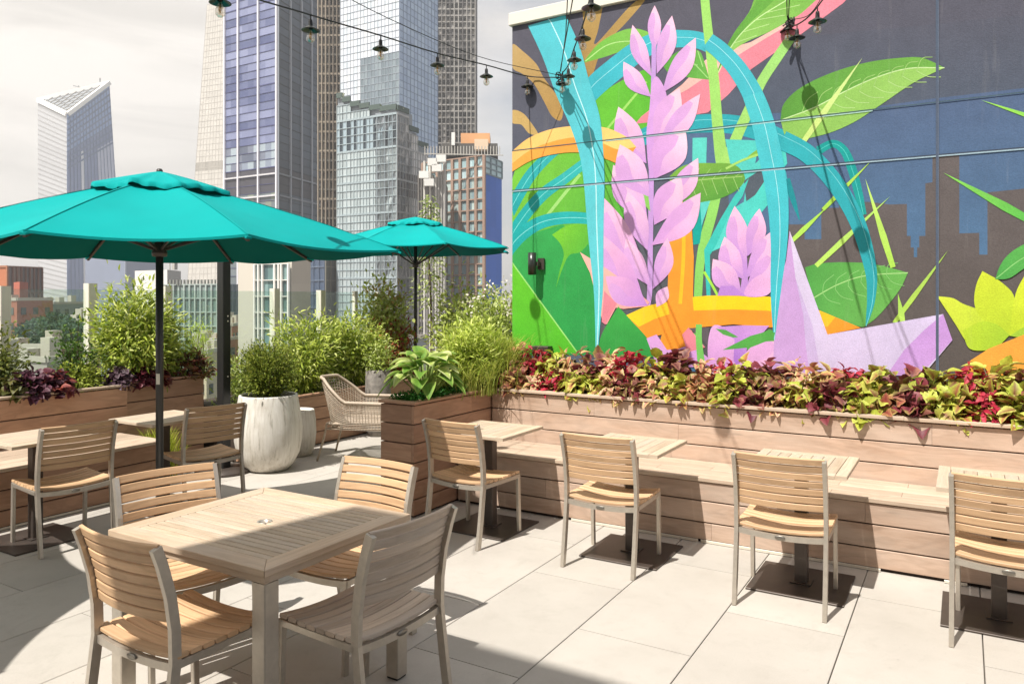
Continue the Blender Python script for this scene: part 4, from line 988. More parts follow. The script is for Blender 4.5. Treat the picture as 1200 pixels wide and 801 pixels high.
def shrub(name,base,crown,rad,label,group,pal,nb=60,per=40,ll=.045,lw=.016,droop=.3,leafy=.35,upright=.6,cat='shrub',curl=.3,fold=.2,stemcol=None,pal2=None,spread=.06,rootr=.08,seed=None):
    """woody plant: branches from base into an ellipsoidal crown, twigs with leaves"""
    global rng
    if seed is not None: rng=np.random.default_rng(seed)
    base=np.array(base,float); crown=np.array(crown,float); rad=np.array(rad,float)
    r=empty(name,tuple(base),0,label,cat,group); mb=MB(); LP=[];LA=[];
    lob=[(unit(rng.normal(size=3))*rad*.45, rng.uniform(.45,.75)) for _ in range(7)]
    for k in range(nb):
        if k%2: d=unit(rng.normal(size=3)); q=crown+d*rad*rng.uniform(.55,1.0)**(.5)*rng.uniform(.75,1.06)
        else: c_,s_=lob[k%7]; q=crown+c_+unit(rng.normal(size=3))*rad*s_*rng.uniform(.5,1)
        q[2]=max(q[2],base[2]+.05)
        s=base+np.array([rng.uniform(-rootr,rootr),rng.uniform(-rootr,rootr),0])
        mid=s*.5+q*.5; mid[2]+= (q[2]-s[2])*.18*upright; mid+=rng.normal(size=3)*spread*.4
        ts=np.linspace(0,1,7); pts=np.array([s*(1-t)**2+2*mid*t*(1-t)+q*t*t for t in ts])
        if k%(2 if nb<80 else 5)==0: mb.tube([tuple(p-base) for p in pts],.004,4,radii=list(np.linspace(.006,.0015,7)))
        t=rng.uniform(leafy,1.02,per); P_=np.outer((1-t)**2,s)+np.outer(2*t*(1-t),mid)+np.outer(t*t,q)
        P_=P_+rng.normal(size=(per,3))*spread*(.4+.6*t[:,None])
        out=unit(P_-(crown-np.array([0,0,rad[2]*.3]))); dirn=unit(q-s)
        LP.append(P_); LA.append(unit(out*.7+dirn*.5*upright+rng.normal(size=(per,3))*.55-np.array([0,0,droop])))
    P_=np.concatenate(LP); A_=np.concatenate(LA); n=len(P_)
    Nn=unit(np.array([0,0,1.])+rng.normal(size=(n,3))*.55+unit(P_-crown)*.5)
    L=ll*rng.uniform(.6,1.25,n); W=lw*rng.uniform(.7,1.2,n); C=pick(pal,n)
    V,F,Cc=leaves(P_-base,A_,Nn,L,W,C,None if pal2 is None else pick(pal2,n),fold,curl,segs=2)
    npmesh('foliage',V,F,Cc,M['leaf'],r)
    if mb.v: mb.build('stems',M['bark'],r)
    return r
def grassy(name,base,h,spread,n,label,group,pal,w=.006,cat='grass',arch=.5,root=.08,parent=None):
    base=np.array(base,float); r=empty(name,tuple(base),0,label,cat,group)
    segs=6; a=rng.uniform(0,2*np.pi,n); hh=h*rng.uniform(.55,1.05,n); sp=spread*rng.uniform(.2,1,n)
    D=np.stack([np.cos(a),np.sin(a),np.zeros(n)],1); S0=np.stack([rng.normal(size=n)*root,rng.normal(size=n)*root,np.zeros(n)],1)
    side=np.stack([-np.sin(a+rng.normal(size=n)*.8),np.cos(a),np.zeros(n)],1); C=pick(pal,n); V=[];Cc=[]
    for i in range(segs+1):
        u=i/segs; z=hh*(u-arch*.45*u**2.5); p=S0+D*(sp*u**1.7)[:,None]; p[:,2]=z; ww=w*(1-u**2.5)*.5+.0004
        V+=[p+side*ww,p-side*ww]; Cc+=[C*(.8+.35*u)]*2
    m=2*(segs+1); V=np.stack(V,1).reshape(-1,3); Cc=np.stack(Cc,1).reshape(-1,3)
    f=np.array([[2*i,2*i+1,2*i+3,2*i+2] for i in range(segs)]); F=(np.arange(n)[:,None,None]*m+f[None]).reshape(-1,4)
    npmesh('blades',V,F,Cc,M['leaf'],r); return r
def rosette(name,base,rad,h,n,ll,lw,label,group,c1,c2,cat='plant',teeth=.12,petiole=True):
    """heuchera/coleus-like mound of broad toothed leaves on short stalks"""
    base=np.array(base,float); r=empty(name,tuple(base),0,label,cat,group)
    a=rng.uniform(0,2*np.pi,n); el=np.arcsin(rng.uniform(.05,1,n)); rr=rng.uniform(.65,1.05,n)
    D=np.stack([np.cos(a)*np.cos(el),np.sin(a)*np.cos(el),np.sin(el)],1); P_=D*np.array([rad[0],rad[1],h])*rr[:,None]
    A_=unit(D*np.array([1,1,.25])+rng.normal(size=(n,3))*.45-np.array([0,0,.10])); Nn=unit(D+np.array([0,0,.5])+rng.normal(size=(n,3))*.35)
    L=ll*rng.uniform(.65,1.2,n); W=lw*rng.uniform(.75,1.15,n)
    V,F,Cc=leaves(P_,A_,Nn,L,W,pick(c1,n,.2),pick(c2,n,.2),.22,.35,teeth,segs=5)
    # inner darker leaves fill the body
    m=n//2; a=rng.uniform(0,2*np.pi,m); D2=unit(rng.normal(size=(m,3))); D2[:,2]=abs(D2[:,2]); Q=D2*np.array([rad[0],rad[1],h])*.55
    V2,F2,C2_=leaves(Q,unit(D2+rng.normal(size=(m,3))*.5),unit(rng.normal(size=(m,3))+np.array([0,0,1])),ll*rng.uniform(.6,1,m),lw*rng.uniform(.7,1,m),pick(c1,m,.2),pick(c2,m,.2),.2,.3,teeth,segs=3)
    V,F,Cc=merge([(V,F,Cc),(V2,F2,C2_)])
    npmesh('foliage',V,F,Cc,M['coleus'],r)
    mb=MB()
    for k in range(min(n,14)):
        p=P_[k]; mb.tube([(p[0]*.1,p[1]*.1,-.02),(p[0]*.5,p[1]*.5,p[2]*.6),tuple(p)],.004,5)
    mb.build('stems',M['bark'],r)
    return r
# --- coleus row
VAR={ 'burgundy':(['64242f','7c303a','8c3c44','5a2030'],['8e484c','a0705c','7a343c','988c50'],.118,.098,''),
      'lime':(['8c3038','7a3a34','a04044','a8a444','b0b848'],['c0c850','b0bc44','ccd068','a8b844'],.118,.088,''),
      'crimson':(['c42444','d23a54','b0203c','9c1c34'],['9c2836','b04048','7c2230'],.078,.040,''),
      'cream':(['b04858','c46a70','d08c80','a84050'],['dccc90','e2d4a0','ccb878','c4c070'],.096,.062,''),
      'rust':(['984048','8a3038','a04a48','7a2c34'],['c4b068','b88c5c','c8bc70','a06c48'],.105,.076,'')}
order=['rust','crimson','lime','cream','burgundy','cream','crimson','lime','burgundy','cream','crimson','lime','burgundy','cream','rust','crimson','lime','burgundy','lime','crimson','lime','burgundy','rust','lime']
desc={'burgundy':'dark burgundy broad-leaved coleus','lime':'lime-green coleus with red-hearted leaves','crimson':'crimson fine-leaved coleus','cream':'pink and cream variegated coleus','rust':'rusty red coleus edged with yellow'}
X=-3.62; cnt={}
tot={v:(order.count(v)) for v in set(order)}
for k,v in enumerate(order):
    c1_,c2_,ll,lw,_=VAR[v]; x=X+k*.192+rng.uniform(-.03,.03)
    cnt[v]=cnt.get(v,0)+1
    rosette('coleus_plant',(x,6.22+rng.uniform(-.05,.05),.87),(.19,.20),.36+rng.uniform(-.05,.07),125 if v!='crimson' else 260,ll,lw,
        f'{desc[v]}, {ordn[cnt[v]-1]} such from the left in the back row','coleus in the long planter',c1_,c2_)
order2=['rust','cream','crimson','lime','lime','cream','burgundy','cream','lime','rust','lime','burgundy','cream','lime','burgundy','lime','rust','burgundy','lime','crimson','lime','cream','lime','rust']
cnt={}
for k,v in enumerate(order2):
    c1_,c2_,ll,lw,_=VAR[v]; x=X+.09+k*.192+rng.uniform(-.03,.03); cnt[v]=cnt.get(v,0)+1
    rosette('coleus_plant',(x,6.03+rng.uniform(-.02,.03),.86),(.17,.15),.20+rng.uniform(-.03,.05),100 if v!='crimson' else 200,ll*.95,lw*.95,
        f'{desc[v]}, {ordn[cnt[v]-1]} such from the left in the front row','coleus in the long planter',c1_,c2_)
# --- wing planter: hosta, ground cover, grasses
def hosta(base,label):
    base=np.array(base); r=empty('hosta_plant',tuple(base),0,label,'plant'); n=46; V=[];F=[];C=[];o=0
    ns,nw=12,8
    for k in range(n):
        a=k*2.399+rng.uniform(-.2,.2); tier=k/n; reach=.12+.27*tier*rng.uniform(.8,1.1); hgt=.36-.20*tier+rng.uniform(-.03,.03); ll=rng.uniform(.17,.24); lw=rng.uniform(.11,.155)
        d=np.array([math.cos(a),math.sin(a),0]); sd=np.array([-math.sin(a),math.cos(a),0]); light=rng.random()<.35
        ca=L3('b9cc6a') if light else L3('6f9a3a'); cb=L3('e6e8b0') if light else L3('a8c060')
        # blade arch from p0 up-out then droop
        p0=d*reach*.55+np.array([0,0,hgt]); tilt=.62-.55*tier+rng.uniform(-.25,.25)
        for i in range(ns+1):
            u=i/ns; w=lw*.5*max(.02,math.sin(math.pi*u**.72)**.8)*(1 if u<.98 else .05)
            cen=p0+d*(ll*u*.9)+np.array([0,0,ll*(tilt*u-(.35+.35*tier)*u*u)])
            for j in range(nw+1):
                s_=j/nw*2-1; V.append(cen+sd*w*s_+np.array([0,0,abs(s_)*w*.35+.004*math.sin(s_*14)])); e=abs(s_)**3
                cc=ca*(1-e)+cb*e; C.append(cc*(.92+.12*math.cos(s_*16)))
        for i in range(ns):
            for j in range(nw): q=o+i*(nw+1)+j; F.append([q,q+1,q+nw+2,q+nw+1])
        o+=(ns+1)*(nw+1)
        mb_h.tube([(0,0,0),tuple(p0*np.array([.6,.6,.6])),tuple(p0)],.005,6)
    npmesh('foliage',np.array(V),np.array(F),np.array(C),M['leaf'],r); return r
mb_h=MB(); mb_h.color(lin('9ab060')); h=hosta((-3.87,5.10,.87),'large striped hosta with pale leaf edges spilling over the corner of the short planter'); mb_h.build('stems',M['leaf'],h)
def cover(base,rx,ry,n,label,pal,ll=.03,h=.07,name='groundcover'):
    base=np.array(base); P_=np.stack([rng.uniform(-rx,rx,n),rng.uniform(-ry,ry,n),rng.uniform(0,h,n)],1)
    A_=unit(rng.normal(size=(n,3))+np.array([0,0,.3])); V,F,C=leaves(P_+base,A_,unit(rng.normal(size=(n,3))*.5+np.array([0,0,1])),ll*rng.uniform(.6,1.2,n),ll*.5*rng.uniform(.7,1.2,n),pick(pal,n),None,.2,.3,segs=2)
    o=npmesh(name,V,F,C,M['leaf']); tag(o,label,'ground cover',kind='stuff'); return o
cover((-3.87,5.35,.885),.15,.55,2600,'low fine green creeper covering the soil round the hosta',['3f7a30','4c8a38','2f6428'],.028)
GR=['a3ae4a','b4bb58','8f9f3c','c2c468','7f9034']
grassy('feather_grass',(-3.9,5.72,.87),.46,.30,1500,'pale yellow-green grass mound right behind the hosta','ornamental grasses',GR,.007,'grass',.7,.14)
grassy('feather_grass',(-3.88,6.14,.87),.70,.34,2200,'taller ornamental grass touching the left edge of the mural','ornamental grasses',GR,.007,'grass',.6,.13)
grassy('feather_grass',(-4.35,6.5,.0),1.35,.35,1600,'ornamental grass clump standing behind the short planter','ornamental grasses',GR,.008,'grass',.5,.12)
G1=['a0b040','b4c24e','8a9c38','cad468','748a34','d8de8c']
G2=['8a9c3c','a0b04c','748630','b4c264','ccd690']
# white-flowered bush next to the wall, vines on trellis
shrub('flowering_shrub',(-4.6,7.4,0),(-4.62,7.4,1.12),(.60,.55,.78),'loose bush with white blossoms against the left edge of the mural','shrubs behind the short planter',G2,120,80,.065,.030,.2,.1,.7,seed=11)
wf=[at(px,py,8.3) for px,py in ((592,330),(586,345),(560,348),(545,352),(594,365),(575,338),(598,352),(552,360))]
for k_,p in enumerate(wf[:1]):
    pass
o_=bpy.data.objects[-1] if False else None
n=90; cen=np.array([list(wf[i%len(wf)]) for i in range(n)])+rng.normal(size=(n,3))*.035
fl_par=[x for x in bpy.data.objects if x.name=='flowering_shrub'][0]
V,F,C=leaves(cen-np.array(fl_par.location),unit(rng.normal(size=(n,3))),unit(rng.normal(size=(n,3))+np.array([0,-1,1])),np.full(n,.035),np.full(n,.025),pick(['f2ece0','e8e0d0'],n,.05),None,.1,.1,segs=1)
npmesh('blossom',V,F,C,M['leaf'],fl_par)
va=at(545,349,10.2); shrub('climbing_vine',(va.x,va.y,0),(va.x,va.y,1.42),(.46,.45,.66),'leafy climber to the right of the background umbrella pole','climbers beside the background umbrella',['b4c060','c4ce7c','9cac50','c4cc88','a8b060'],120,60,.085,.040,.2,.05,.9,spread=.12,seed=12)
va=at(450,349,11.0); shrub('climbing_vine',(va.x,va.y,0),(va.x,va.y,1.45),(.30,.35,.66),'twining climber left of the background umbrella pole with bare brown stems','climbers beside the background umbrella',['b4c060','c4ce7c','9cac50','c4cc88','b09a5c'],110,60,.085,.040,.2,.08,.9,spread=.12,seed=13)
shrub('flowering_shrub',(-5.0,7.9,0),(-4.9,7.95,1.30),(.5,.42,.66),'dull green bush between the climbers and the white-flowered bush','shrubs behind the short planter',G2,110,70,.065,.028,.2,.1,.7,seed=14)
# slender tree rising behind the background umbrella
tp=at(504,349,13.2); r=empty('young_tree',(tp.x,tp.y,0),0,'slender young tree with its leafy tip above the background umbrella','tree')
mb=MB(); mb.tube(smooth([(0,0,0),(.03,0,1.2),(-.03,.02,2.4),(.02,0,3.35)]),.03,8,radii=[.03-.022*k/18 for k in range(19)]); mb.build('trunk',M['bark'],r)
n=900; t_=rng.uniform(.45,1.0,n); a=rng.uniform(0,6.28,n); rad=(.42-.30*(t_-.45)/.55)*rng.uniform(.1,1,n)
P_=np.stack([np.cos(a)*rad,np.sin(a)*rad,3.45*t_+rng.normal(size=n)*.05],1); A_=unit(np.stack([np.cos(a),np.sin(a),rng.uniform(-.6,.5,n)],1))
V,F,C=leaves(P_,A_,unit(rng.normal(size=(n,3))*.5+np.array([0,0,1])),.075*rng.uniform(.6,1.2,n),.036*rng.uniform(.7,1.2,n),pick(['8a9a48','a8b468','c4cc92','6f8238'],n),None,.2,.3,segs=2); npmesh('crown',V,F,C,M['leaf'],r)
# --- bushes in the low back planter
shrub('feathery_shrub',(-3.93,5.8,.87),(-3.93,5.88,1.20),(.25,.46,.36),'feathery pale green bush growing through the grasses left of the mural','ornamental grasses',['b0c04a','c4d060','98ac40','d0d87a'],170,60,.07,.015,.2,.05,.9,seed=15)
shrub('bamboo_shrub',(-6.95,6.7,.57),(-6.93,6.75,1.10),(.42,.55,.55),'fresh green bamboo-like bush right behind the small white pot','bushes in the low back planter',G1,130,66,.085,.022,.25,.05,.9,seed=21)
shrub('bamboo_shrub',(-6.95,7.5,.57),(-6.9,7.55,1.08),(.42,.55,.50),'fresh green bamboo-like bush above the back of the wicker armchair','bushes in the low back planter',G1,130,66,.085,.022,.25,.05,.9,seed=22)
shrub('bamboo_shrub',(-7.0,6.0,.57),(-7.0,6.0,.85),(.35,.45,.34),'lower green bush behind the large white pot','bushes in the low back planter',G2,56,44,.06,.02,.2,.2,.7,seed=23)
shrub('red_leaf_shrub',(-6.9,8.45,.57),(-6.88,8.4,1.02),(.34,.4,.5),'upright shrub with red and green leaves left of the rough grey pot','bushes in the low back planter',['8c3a2c','a05038','94a040','7a8c34','b06a44'],100,56,.06,.026,.1,.05,.9,seed=24)
shrub('white_flower_shrub',(gp.x,gp.y,.8),(gp.x,gp.y,1.05),(.2,.2,.28),'thin plant growing in the rough grey pot','bushes in the low back planter',G2,24,30,.05,.02,.2,.3,.9,rootr=.04,seed=25)
# --- plant in the big pot
shrub('clipped_shrub',(-6.05,5.37,.74),(-6.05,5.37,1.02),(.345,.345,.30),'dense olive-green shrub growing in the large white pot',None,['7c8a2e','8e9a3a','68782a','a0a64a','5a6c22'],300,60,.034,.013,-.3,.12,1.0,cat='shrub',spread=.03,rootr=.05,seed=31)
# --- left planter plants
LB=(-7.22,)
def lpx(px): # Y on the planter row for a picture column
    d=FW+RT*((px-600)/FPX); return d.y/d.x*(-7.2)
shrub('bamboo_shrub',(-7.2,lpx(160),.86),(-7.2,lpx(160),1.40),(.40,.42,.58),'tallest bright green narrow-leaved bush behind the left bench, in the middle of its planter','bushes in the left planter',G1,170,80,.085,.021,.3,.05,.9,seed=41)
shrub('bamboo_shrub',(-7.2,lpx(188),.86),(-7.2,lpx(190),1.22),(.28,.28,.38),'bright green bush just right of the umbrella pole in the left planter','bushes in the left planter',G1,100,60,.075,.020,.3,.05,.9,seed=42)
shrub('bamboo_shrub',(-7.2,lpx(228),.88),(-7.2,lpx(229),1.22),(.17,.2,.36),'feathery pale lime bush at the right end of the left planter','bushes in the left planter',['b4cc40','c4d858','a0bc34'],60,44,.045,.006,.1,.15,1.,seed=43)
shrub('dark_shrub',(-7.3,lpx(98),.86),(-7.3,lpx(96),1.22),(.22,.26,.36),'sparse dark green bush left of the tallest bush in the left planter','bushes in the left planter',['4c6a2a','5f7c34','3c5722'],42,26,.045,.022,.1,.2,.8,seed=44)
shrub('dark_shrub',(-7.3,lpx(5),.86),(-7.3,lpx(2),1.20),(.28,.26,.36),'olive bush cut off by the left edge of the picture','bushes in the left planter',['66702c','7f8438','505c22'],60,34,.05,.022,.1,.2,.8,seed=45)
shrub('low_shrub',(-7.15,lpx(92),.86),(-7.15,lpx(92),.98),(.22,.30,.15),'low yellow-green shrub spilling over the board top between purple and dark red plants','bushes in the left planter',['9aa840','b0ba50','828f34'],60,34,.045,.02,.2,.1,.5,seed=46)
for px,l,c1_,c2_,rr in ((22,'deep purple broad-leaved heuchera at the far left of the left planter',['3a1a28','4c2234','5c3040'],['5a3040','74505c','44202e'],.17),(48,'purple heuchera with a few orange-red leaves, second from the left edge',['40202c','5a2a34','8a3c34'],['6a3440','9a5040','4a2430'],.17),
      (8,'greenish bronze heuchera cut off at the left edge of the picture',['55502a','6a5c34'],['6a6a34','4c5424'],.13),
      (128,'small grey-purple heuchera left of the umbrella pole',['44303c','5c4652'],['6c5660','4c3440'],.10),(150,'wine-red heuchera close to the umbrella pole on its left',['5c1e2c','6c2834'],['7a3440','4c1a26'],.14),(170,'reddish brown heuchera right behind the umbrella pole',['6c3030','84443c'],['8c5a44','5c2828'],.11)):
    rosette('heuchera_plant',(-7.02,lpx(px),.86),(rr,rr),.15+rr*.35,170,.078,.068,l,'heucheras in the left planter',c1_,c2_,teeth=.08)
for px,l in ((205,'russet foliage plant right of the umbrella pole, above the shorter planter section'),(222,'tall russet and green foliage plant near the right end of the left planter')):
    rosette('heuchera_plant',(-7.05,lpx(px),.88),(.15,.15),.30,110,.075,.04,l,'heucheras in the left planter',['6c3028','7f4030','5a5a2a'],['8a5a34','5c2824','747434'])
# plants below/behind the second left table and the post
grassy('feather_grass',(-6.62,4.55,0),.62,.22,700,'small yellow-green grass tuft in the gap behind the shaded bistro table','ornamental grasses',['a8b038','c0c848','88942c'],.008,'grass',.5,.05)
shrub('low_shrub',(-7.0,5.75,.0),(-6.98,5.75,.55),(.22,.3,.42),'mixed green and yellow shrub between the planter end and the black post',None,G2,60,40,.05,.02,.2,.15,.8,seed=47)
# ================================================================== BALUSTRADE
bl_=empty('glass_balustrade',(-8.05,6,0),0,'glass balustrade with square cream posts along the left edge of the terrace','balustrade')
posts=[]
for px,yt,D in ((-60,331,7.3),(4,335,7.5),(106,332,8.1),(195,335,8.9),(262,337,9.5),(322,338,10.3),(376,340,11.0),(416,341,11.8),(443,342,12.6)):
    p=at(px,yt,D); posts.append(p); w=.050 if px<400 else .034
    mb=MB(); mb.box(p.x-w,p.x+w,p.y-w,p.y+w,0,p.z,.006); 
    child(mb.build('post',M['cream']),bl_)
for a,b_ in zip(posts,posts[1:]):
    mb=MB(); d=(b_-a); d.z=0; d.normalize(); a2=a+d*.06; b2_=b_-d*.06
    mb.beam((a2.x,a2.y,.95),(b2_.x,b2_.y,.95),.012,1.74,.002,(0,0,1)); child(mb.build('pane',M['glass']),bl_)
mb=MB(); a,b_=posts[0],posts[-1]
for p,q in zip(posts,posts[1:]): mb.beam((p.x,p.y,.05),(q.x,q.y,.05),.12,.1,.004,(0,0,1))
child(mb.build('kerb',M['cream']),bl_)

# ================================================================== CITY
GZ=-62.
HAZE=.00042
def facemat(name,rough,metal,var=.12,spec=.5):
    m,t,b,out=nt(name); a=N(t,'ShaderNodeAttribute',attribute_name='col').outputs['Color']
    c=mixc(t,1.,a,ramp(t,rndattr(t),[(0,1-var),(1,1+var)]),'MULTIPLY'); t.links.new(c,b.inputs['Base Color']); b.inputs['Roughness'].default_value=rough; b.inputs['Metallic'].default_value=metal; b.inputs['Specular IOR Level'].default_value=spec
    return m
M['cglass']=facemat('curtain_wall_glass',.38,.05,.03,.3); M['cglass2']=facemat('varied_glass',.3,.05,.2,.4)
M['cwall']=facemat('masonry',.85,0,.06)
def quadpt(Q,u,v): # Q = bl,br,tr,tl
    return Q[0]*(1-u)*(1-v)+Q[1]*u*(1-v)+Q[2]*u*v+Q[3]*(1-u)*v
def facade(r,Q,nx,ny,colr,bars=None,barw=(.3,.4),barc=(.7,.7,.7),mat='cglass',colf=None,depth=.35,name='glazing',bname='mullions'):
    """glass panels + projecting bars on one facade (Q relative to world)"""
    Q=[Vector(q) for q in Q]; nrm=(Q[1]-Q[0]).cross(Q[3]-Q[0]).normalized(); mb=MB(); mb.use(M[mat])
    for i in range(nx):
        for j in range(ny):
            u0,u1,v0,v1=i/nx,(i+1)/nx,j/ny,(j+1)/ny
            mb.color(colf(i/nx,j/ny) if colf else colr)
            mb.add([quadpt(Q,u0,v0),quadpt(Q,u1,v0),quadpt(Q,u1,v1),quadpt(Q,u0,v1)],[[0,1,2,3]])
    child(mb.build(name),r)
    if bars:
        bx,by=bars; mb=MB(); mb.use(M['cwall']).color(barc)
        xs=bx if isinstance(bx,list) else [i/bx for i in range(bx+1)] if bx else []
        ys=by if isinstance(by,list) else [j/by for j in range(by+1)] if by else []
        o=nrm*depth*.5
        for u in xs: mb.beam(quadpt(Q,u,0)+o,quadpt(Q,u,1)+o,barw[0],depth,0,nrm)
        for v in ys: mb.beam(quadpt(Q,0,v)+o*.8,quadpt(Q,1,v)+o*.8,barw[1],depth*.8,0,nrm)
        child(mb.build(bname),r)
def P3(px,py,D): return at(px,py,D)
def zt(py,D): return CH+(HZ-py)/FPX*D
def prism(mb,foot,z0,z1s):
    n=len(foot); z1s=z1s if isinstance(z1s,list) else [z1s]*n
    vs=[(p.x,p.y,z0) for p in foot]+[(p.x,p.y,z) for p,z in zip(foot,z1s)]
    fs=[[i,(i+1)%n,n+(i+1)%n,n+i] for i in range(n)]+[list(range(n))[::-1],[n+i for i in range(n)]]
    mb.add(vs,fs)
def tower(label,a,e,b,D,ka,kb,ytop,cat='skyscraper',z0=None,core=(.3,.3,.3),name='office_tower'):
    """corner at column e, faces run back to columns a and b. returns root + the two visible face quads"""
    z0=GZ if z0 is None else z0
    pe=at(e,HZ,D); pa=at(a,HZ,D*(1+ka)); pb=at(b,HZ,D*(1+kb)); pc=pa+pb-pe; z1=zt(ytop,D)
    r=empty(name,(pe.x,pe.y,z0),0,label,cat)
    # core slightly inside
    c=(pa+pb)/2; foot=[p+(c-p)*.012 for p in (pa,pe,pb,pc)]; mb=MB(); mb.use(M['cwall']).color(core); prism(mb,foot,z0,z1-.3); child(mb.build('core'),r)
    up_=lambda p,z: Vector((p.x,p.y,z))
    QL=[up_(pa,z0),up_(pe,z0),up_(pe,z1),up_(pa,z1)]; QR=[up_(pe,z0),up_(pb,z0),up_(pb,z1),up_(pe,z1)]
    return r,QL,QR,z1
def sub(Q,v0,v1): return [quadpt(Q,0,v0),quadpt(Q,1,v0),quadpt(Q,1,v1),quadpt(Q,0,v1)]
def vof(Q,py,D): return (zt(py,D)-Q[0].z)/(Q[3].z-Q[0].z)
S=lambda h: lin(h)
# 1 crystal topped tower
D=620.
r=empty('office_tower',tuple(at(79,HZ,D)[:2])+(GZ,),0,'angular glass tower at far left with white-rimmed triangular sloping top','skyscraper')
pe,pa,pb=at(79,HZ,D),at(46,HZ,D*1.035),at(150,HZ,D*1.06); e1=Vector((pe.x,pe.y,zt(134,D))); a1=at(45,117.5,D*1.035); b1=at(128,97,D*1.06)
g=lambda p:Vector((p.x,p.y,GZ))
mb=MB(); mb.use(M['cwall']).color((.3,.32,.34)); vs=[g(pe),g(pb),g(pa),e1,b1,a1]; mb.add(vs,[[0,1,4,3],[1,2,5,4],[2,0,3,5],[2,1,0],[3,4,5]]); core=mb.build('core'); child(core,r)
facade(r,[g(pa)+FW*-.6,g(pe)-FW*.6,e1-FW*.6,a1-FW*.6],1,34,S('b6b6b8'),(0,[k/56 for k in range(14,56)]),(.5,.9),S('a4a3a3'),depth=.25,mat='cwall')
facade(r,[g(pe)-FW*.6,g(pb)-FW*.6,b1-FW*.6,e1-FW*.6],14,40,S('8a9cb8'),(14,[k/48 for k in range(38,48)]),(.2,1.2),S('6c7fa0'),depth=.8,colf=lambda u,v: S('e4e6ea') if (.22<u<.30 and v<.82) else (S('c4cadc') if (u>.62 and v<.78) else (S('8494b8') if v<.83 else S('9ab2d8'))))
mb=MB(); mb.use(M['cwall']).color(S('f4f1ea'))
for p,q,wd in ((a1,e1,3.4),(e1,b1,3.2),(a1,b1,3.4)): mb.beam(p,q,wd,wd,0)
child(mb.build('roof_rim'),r)
mb=MB(); mb.use(M['cwall']).color(S('8c8984'))
for k in range(1,9):
    t_=k/9; mb.beam(a1.lerp(e1,t_),a1.lerp(b1,t_),.9,.9,0); mb.beam(e1.lerp(a1,t_),e1.lerp(b1,t_),.7,.7,0); 
child(mb.build('roof_lattice'),r)
mb=MB(); mb.use(M['cwall']).color(S('8a8a8a')); m_=a1.lerp(b1,.62)+Vector((0,0,1)); mb.beam(m_,m_+Vector((-14,0,4)),.8,.8,0); mb.beam(m_+Vector((-6,0,-2)),m_+Vector((-6,0,3)),.6,.6,0); mb.beam(b1-RT*8,b1-RT*8+Vector((0,0,4)),.8,.8,0); child(mb.build('roof_crane'),r)
# dark slate block beside it
r,QL,QR,z1=tower('dull blue slab block low behind the tall bush, right of the angular tower',100,146,184,560,.05,.05,290,'office block',name='office_block')
facade(r,QL,8,16,S('7c859a')); facade(r,QR,5,16,S('737d94'),([0.02],0),(1.2,1),S('9aa2b2'))
# 2 pale tapered tower
D=520.; r=empty('office_tower',tuple(at(243,HZ,D)[:2])+(GZ,),0,'pale stone-grey tower tapering upwards, left of the purple glass tower','skyscraper')
bl0,br0=at(211,HZ,D),at(275,HZ,D); ztp=zt(6,D); tl0=at(243,6,D); tr0=at(275,-1,D); dv=FW*30
mb=MB(); mb.use(M['cwall']).color(S('c9c4bb')); vs=[g(bl0),g(br0),g(br0+dv),g(bl0+dv),tl0,tr0,tr0+dv,tl0+dv]; mb.add(vs,[[0,1,5,4],[1,2,6,5],[2,3,7,6],[3,0,4,7],[4,5,6,7]]); child(mb.build('core'),r)
facade(r,[g(bl0)-FW*.5,g(br0)-FW*.5,tr0-FW*.5,tl0-FW*.5],12,44,S('d6d0c6'),(12,66),(.15,.35),S('c6c0b6'),depth=.1,mat='cwall',colf=lambda u,v: S('b4aea4') if .555<v<.59 else S('d9d3c9'))
# 3 purple-blue tower
D=300.; r,QL,QR,z1=tower('tall glass tower with violet-blue panes between white verticals and a dark right side',264,325,376,D,.052,.11,-90,core=(.1,.1,.12))
vb=vof(QL,211,D); vt_=vof(QL,203,D)
def cl(u,v):
    if vb-.03<v<vt_: return S('4c4a52')
    if v<vb: return S(random.choice(['7a8286','70787c','868e82','6a7278']))
    k=(v-vt_)/(1-vt_)
    if k<.10: return S(random.choice(['7a8090','8a94a4','5f6678','a4b0b8']))
    q=.5+.5*math.sin(v*95+2.2*math.sin(v*31)+u*2.4)+random.uniform(-.22,.22); q=max(0,min(1,q)); a_,b_=S('555d82'),S('8d93b2'); return tuple(x*(1-q)+y*q for x,y in zip(a_,b_))  # wavy bands of reflection put into the pane colours
facade(r,QL,9,64,None,([0,.27,.66,1.0],0),(.75,.5),S('e2dfe4'),colf=cl,mat='cglass',depth=.8)
facade(r,QL,6,1,None,([k/9 for k in range(10)],[k/40 for k in range(41)]),(.10,.22),S('7c7c98'),colf=lambda u,v:(.1,.1,.14),depth=.3,name='inner_wall',bname='glazing_bars') if False else None
facade(r,QR,4,64,None,([0,.27,.52,.76,1],0),(.55,.4),S('aeb2ba'),colf=lambda u,v: S('3f3d44') if vb-.03<v<vt_ else S(random.choice(['47525f','4f5b69','414b58'])),depth=.7)
for Q,nm in ((QL,1),(QR,2)):
    mb=MB(); mb.use(M['cwall']).color(S('c8c6c8' if nm==1 else '8e929a')); nr=(Q[1]-Q[0]).cross(Q[3]-Q[0]).normalized()
    for v in (vb-.028,vt_): mb.beam(quadpt(Q,0,v)+nr*.35,quadpt(Q,1,v)+nr*.35,.6,.7,0,nr)
    mb.use(M['cwall']).color(S('4a4c78' if nm==1 else '333c48'))
    for k in range(1,64):
        mb.beam(quadpt(Q,0,k/64)+nr*.1,quadpt(Q,1,k/64)+nr*.1,.16 if k%5 else .35,.2,0,nr)
    child(mb.build('floor_bands'),r)
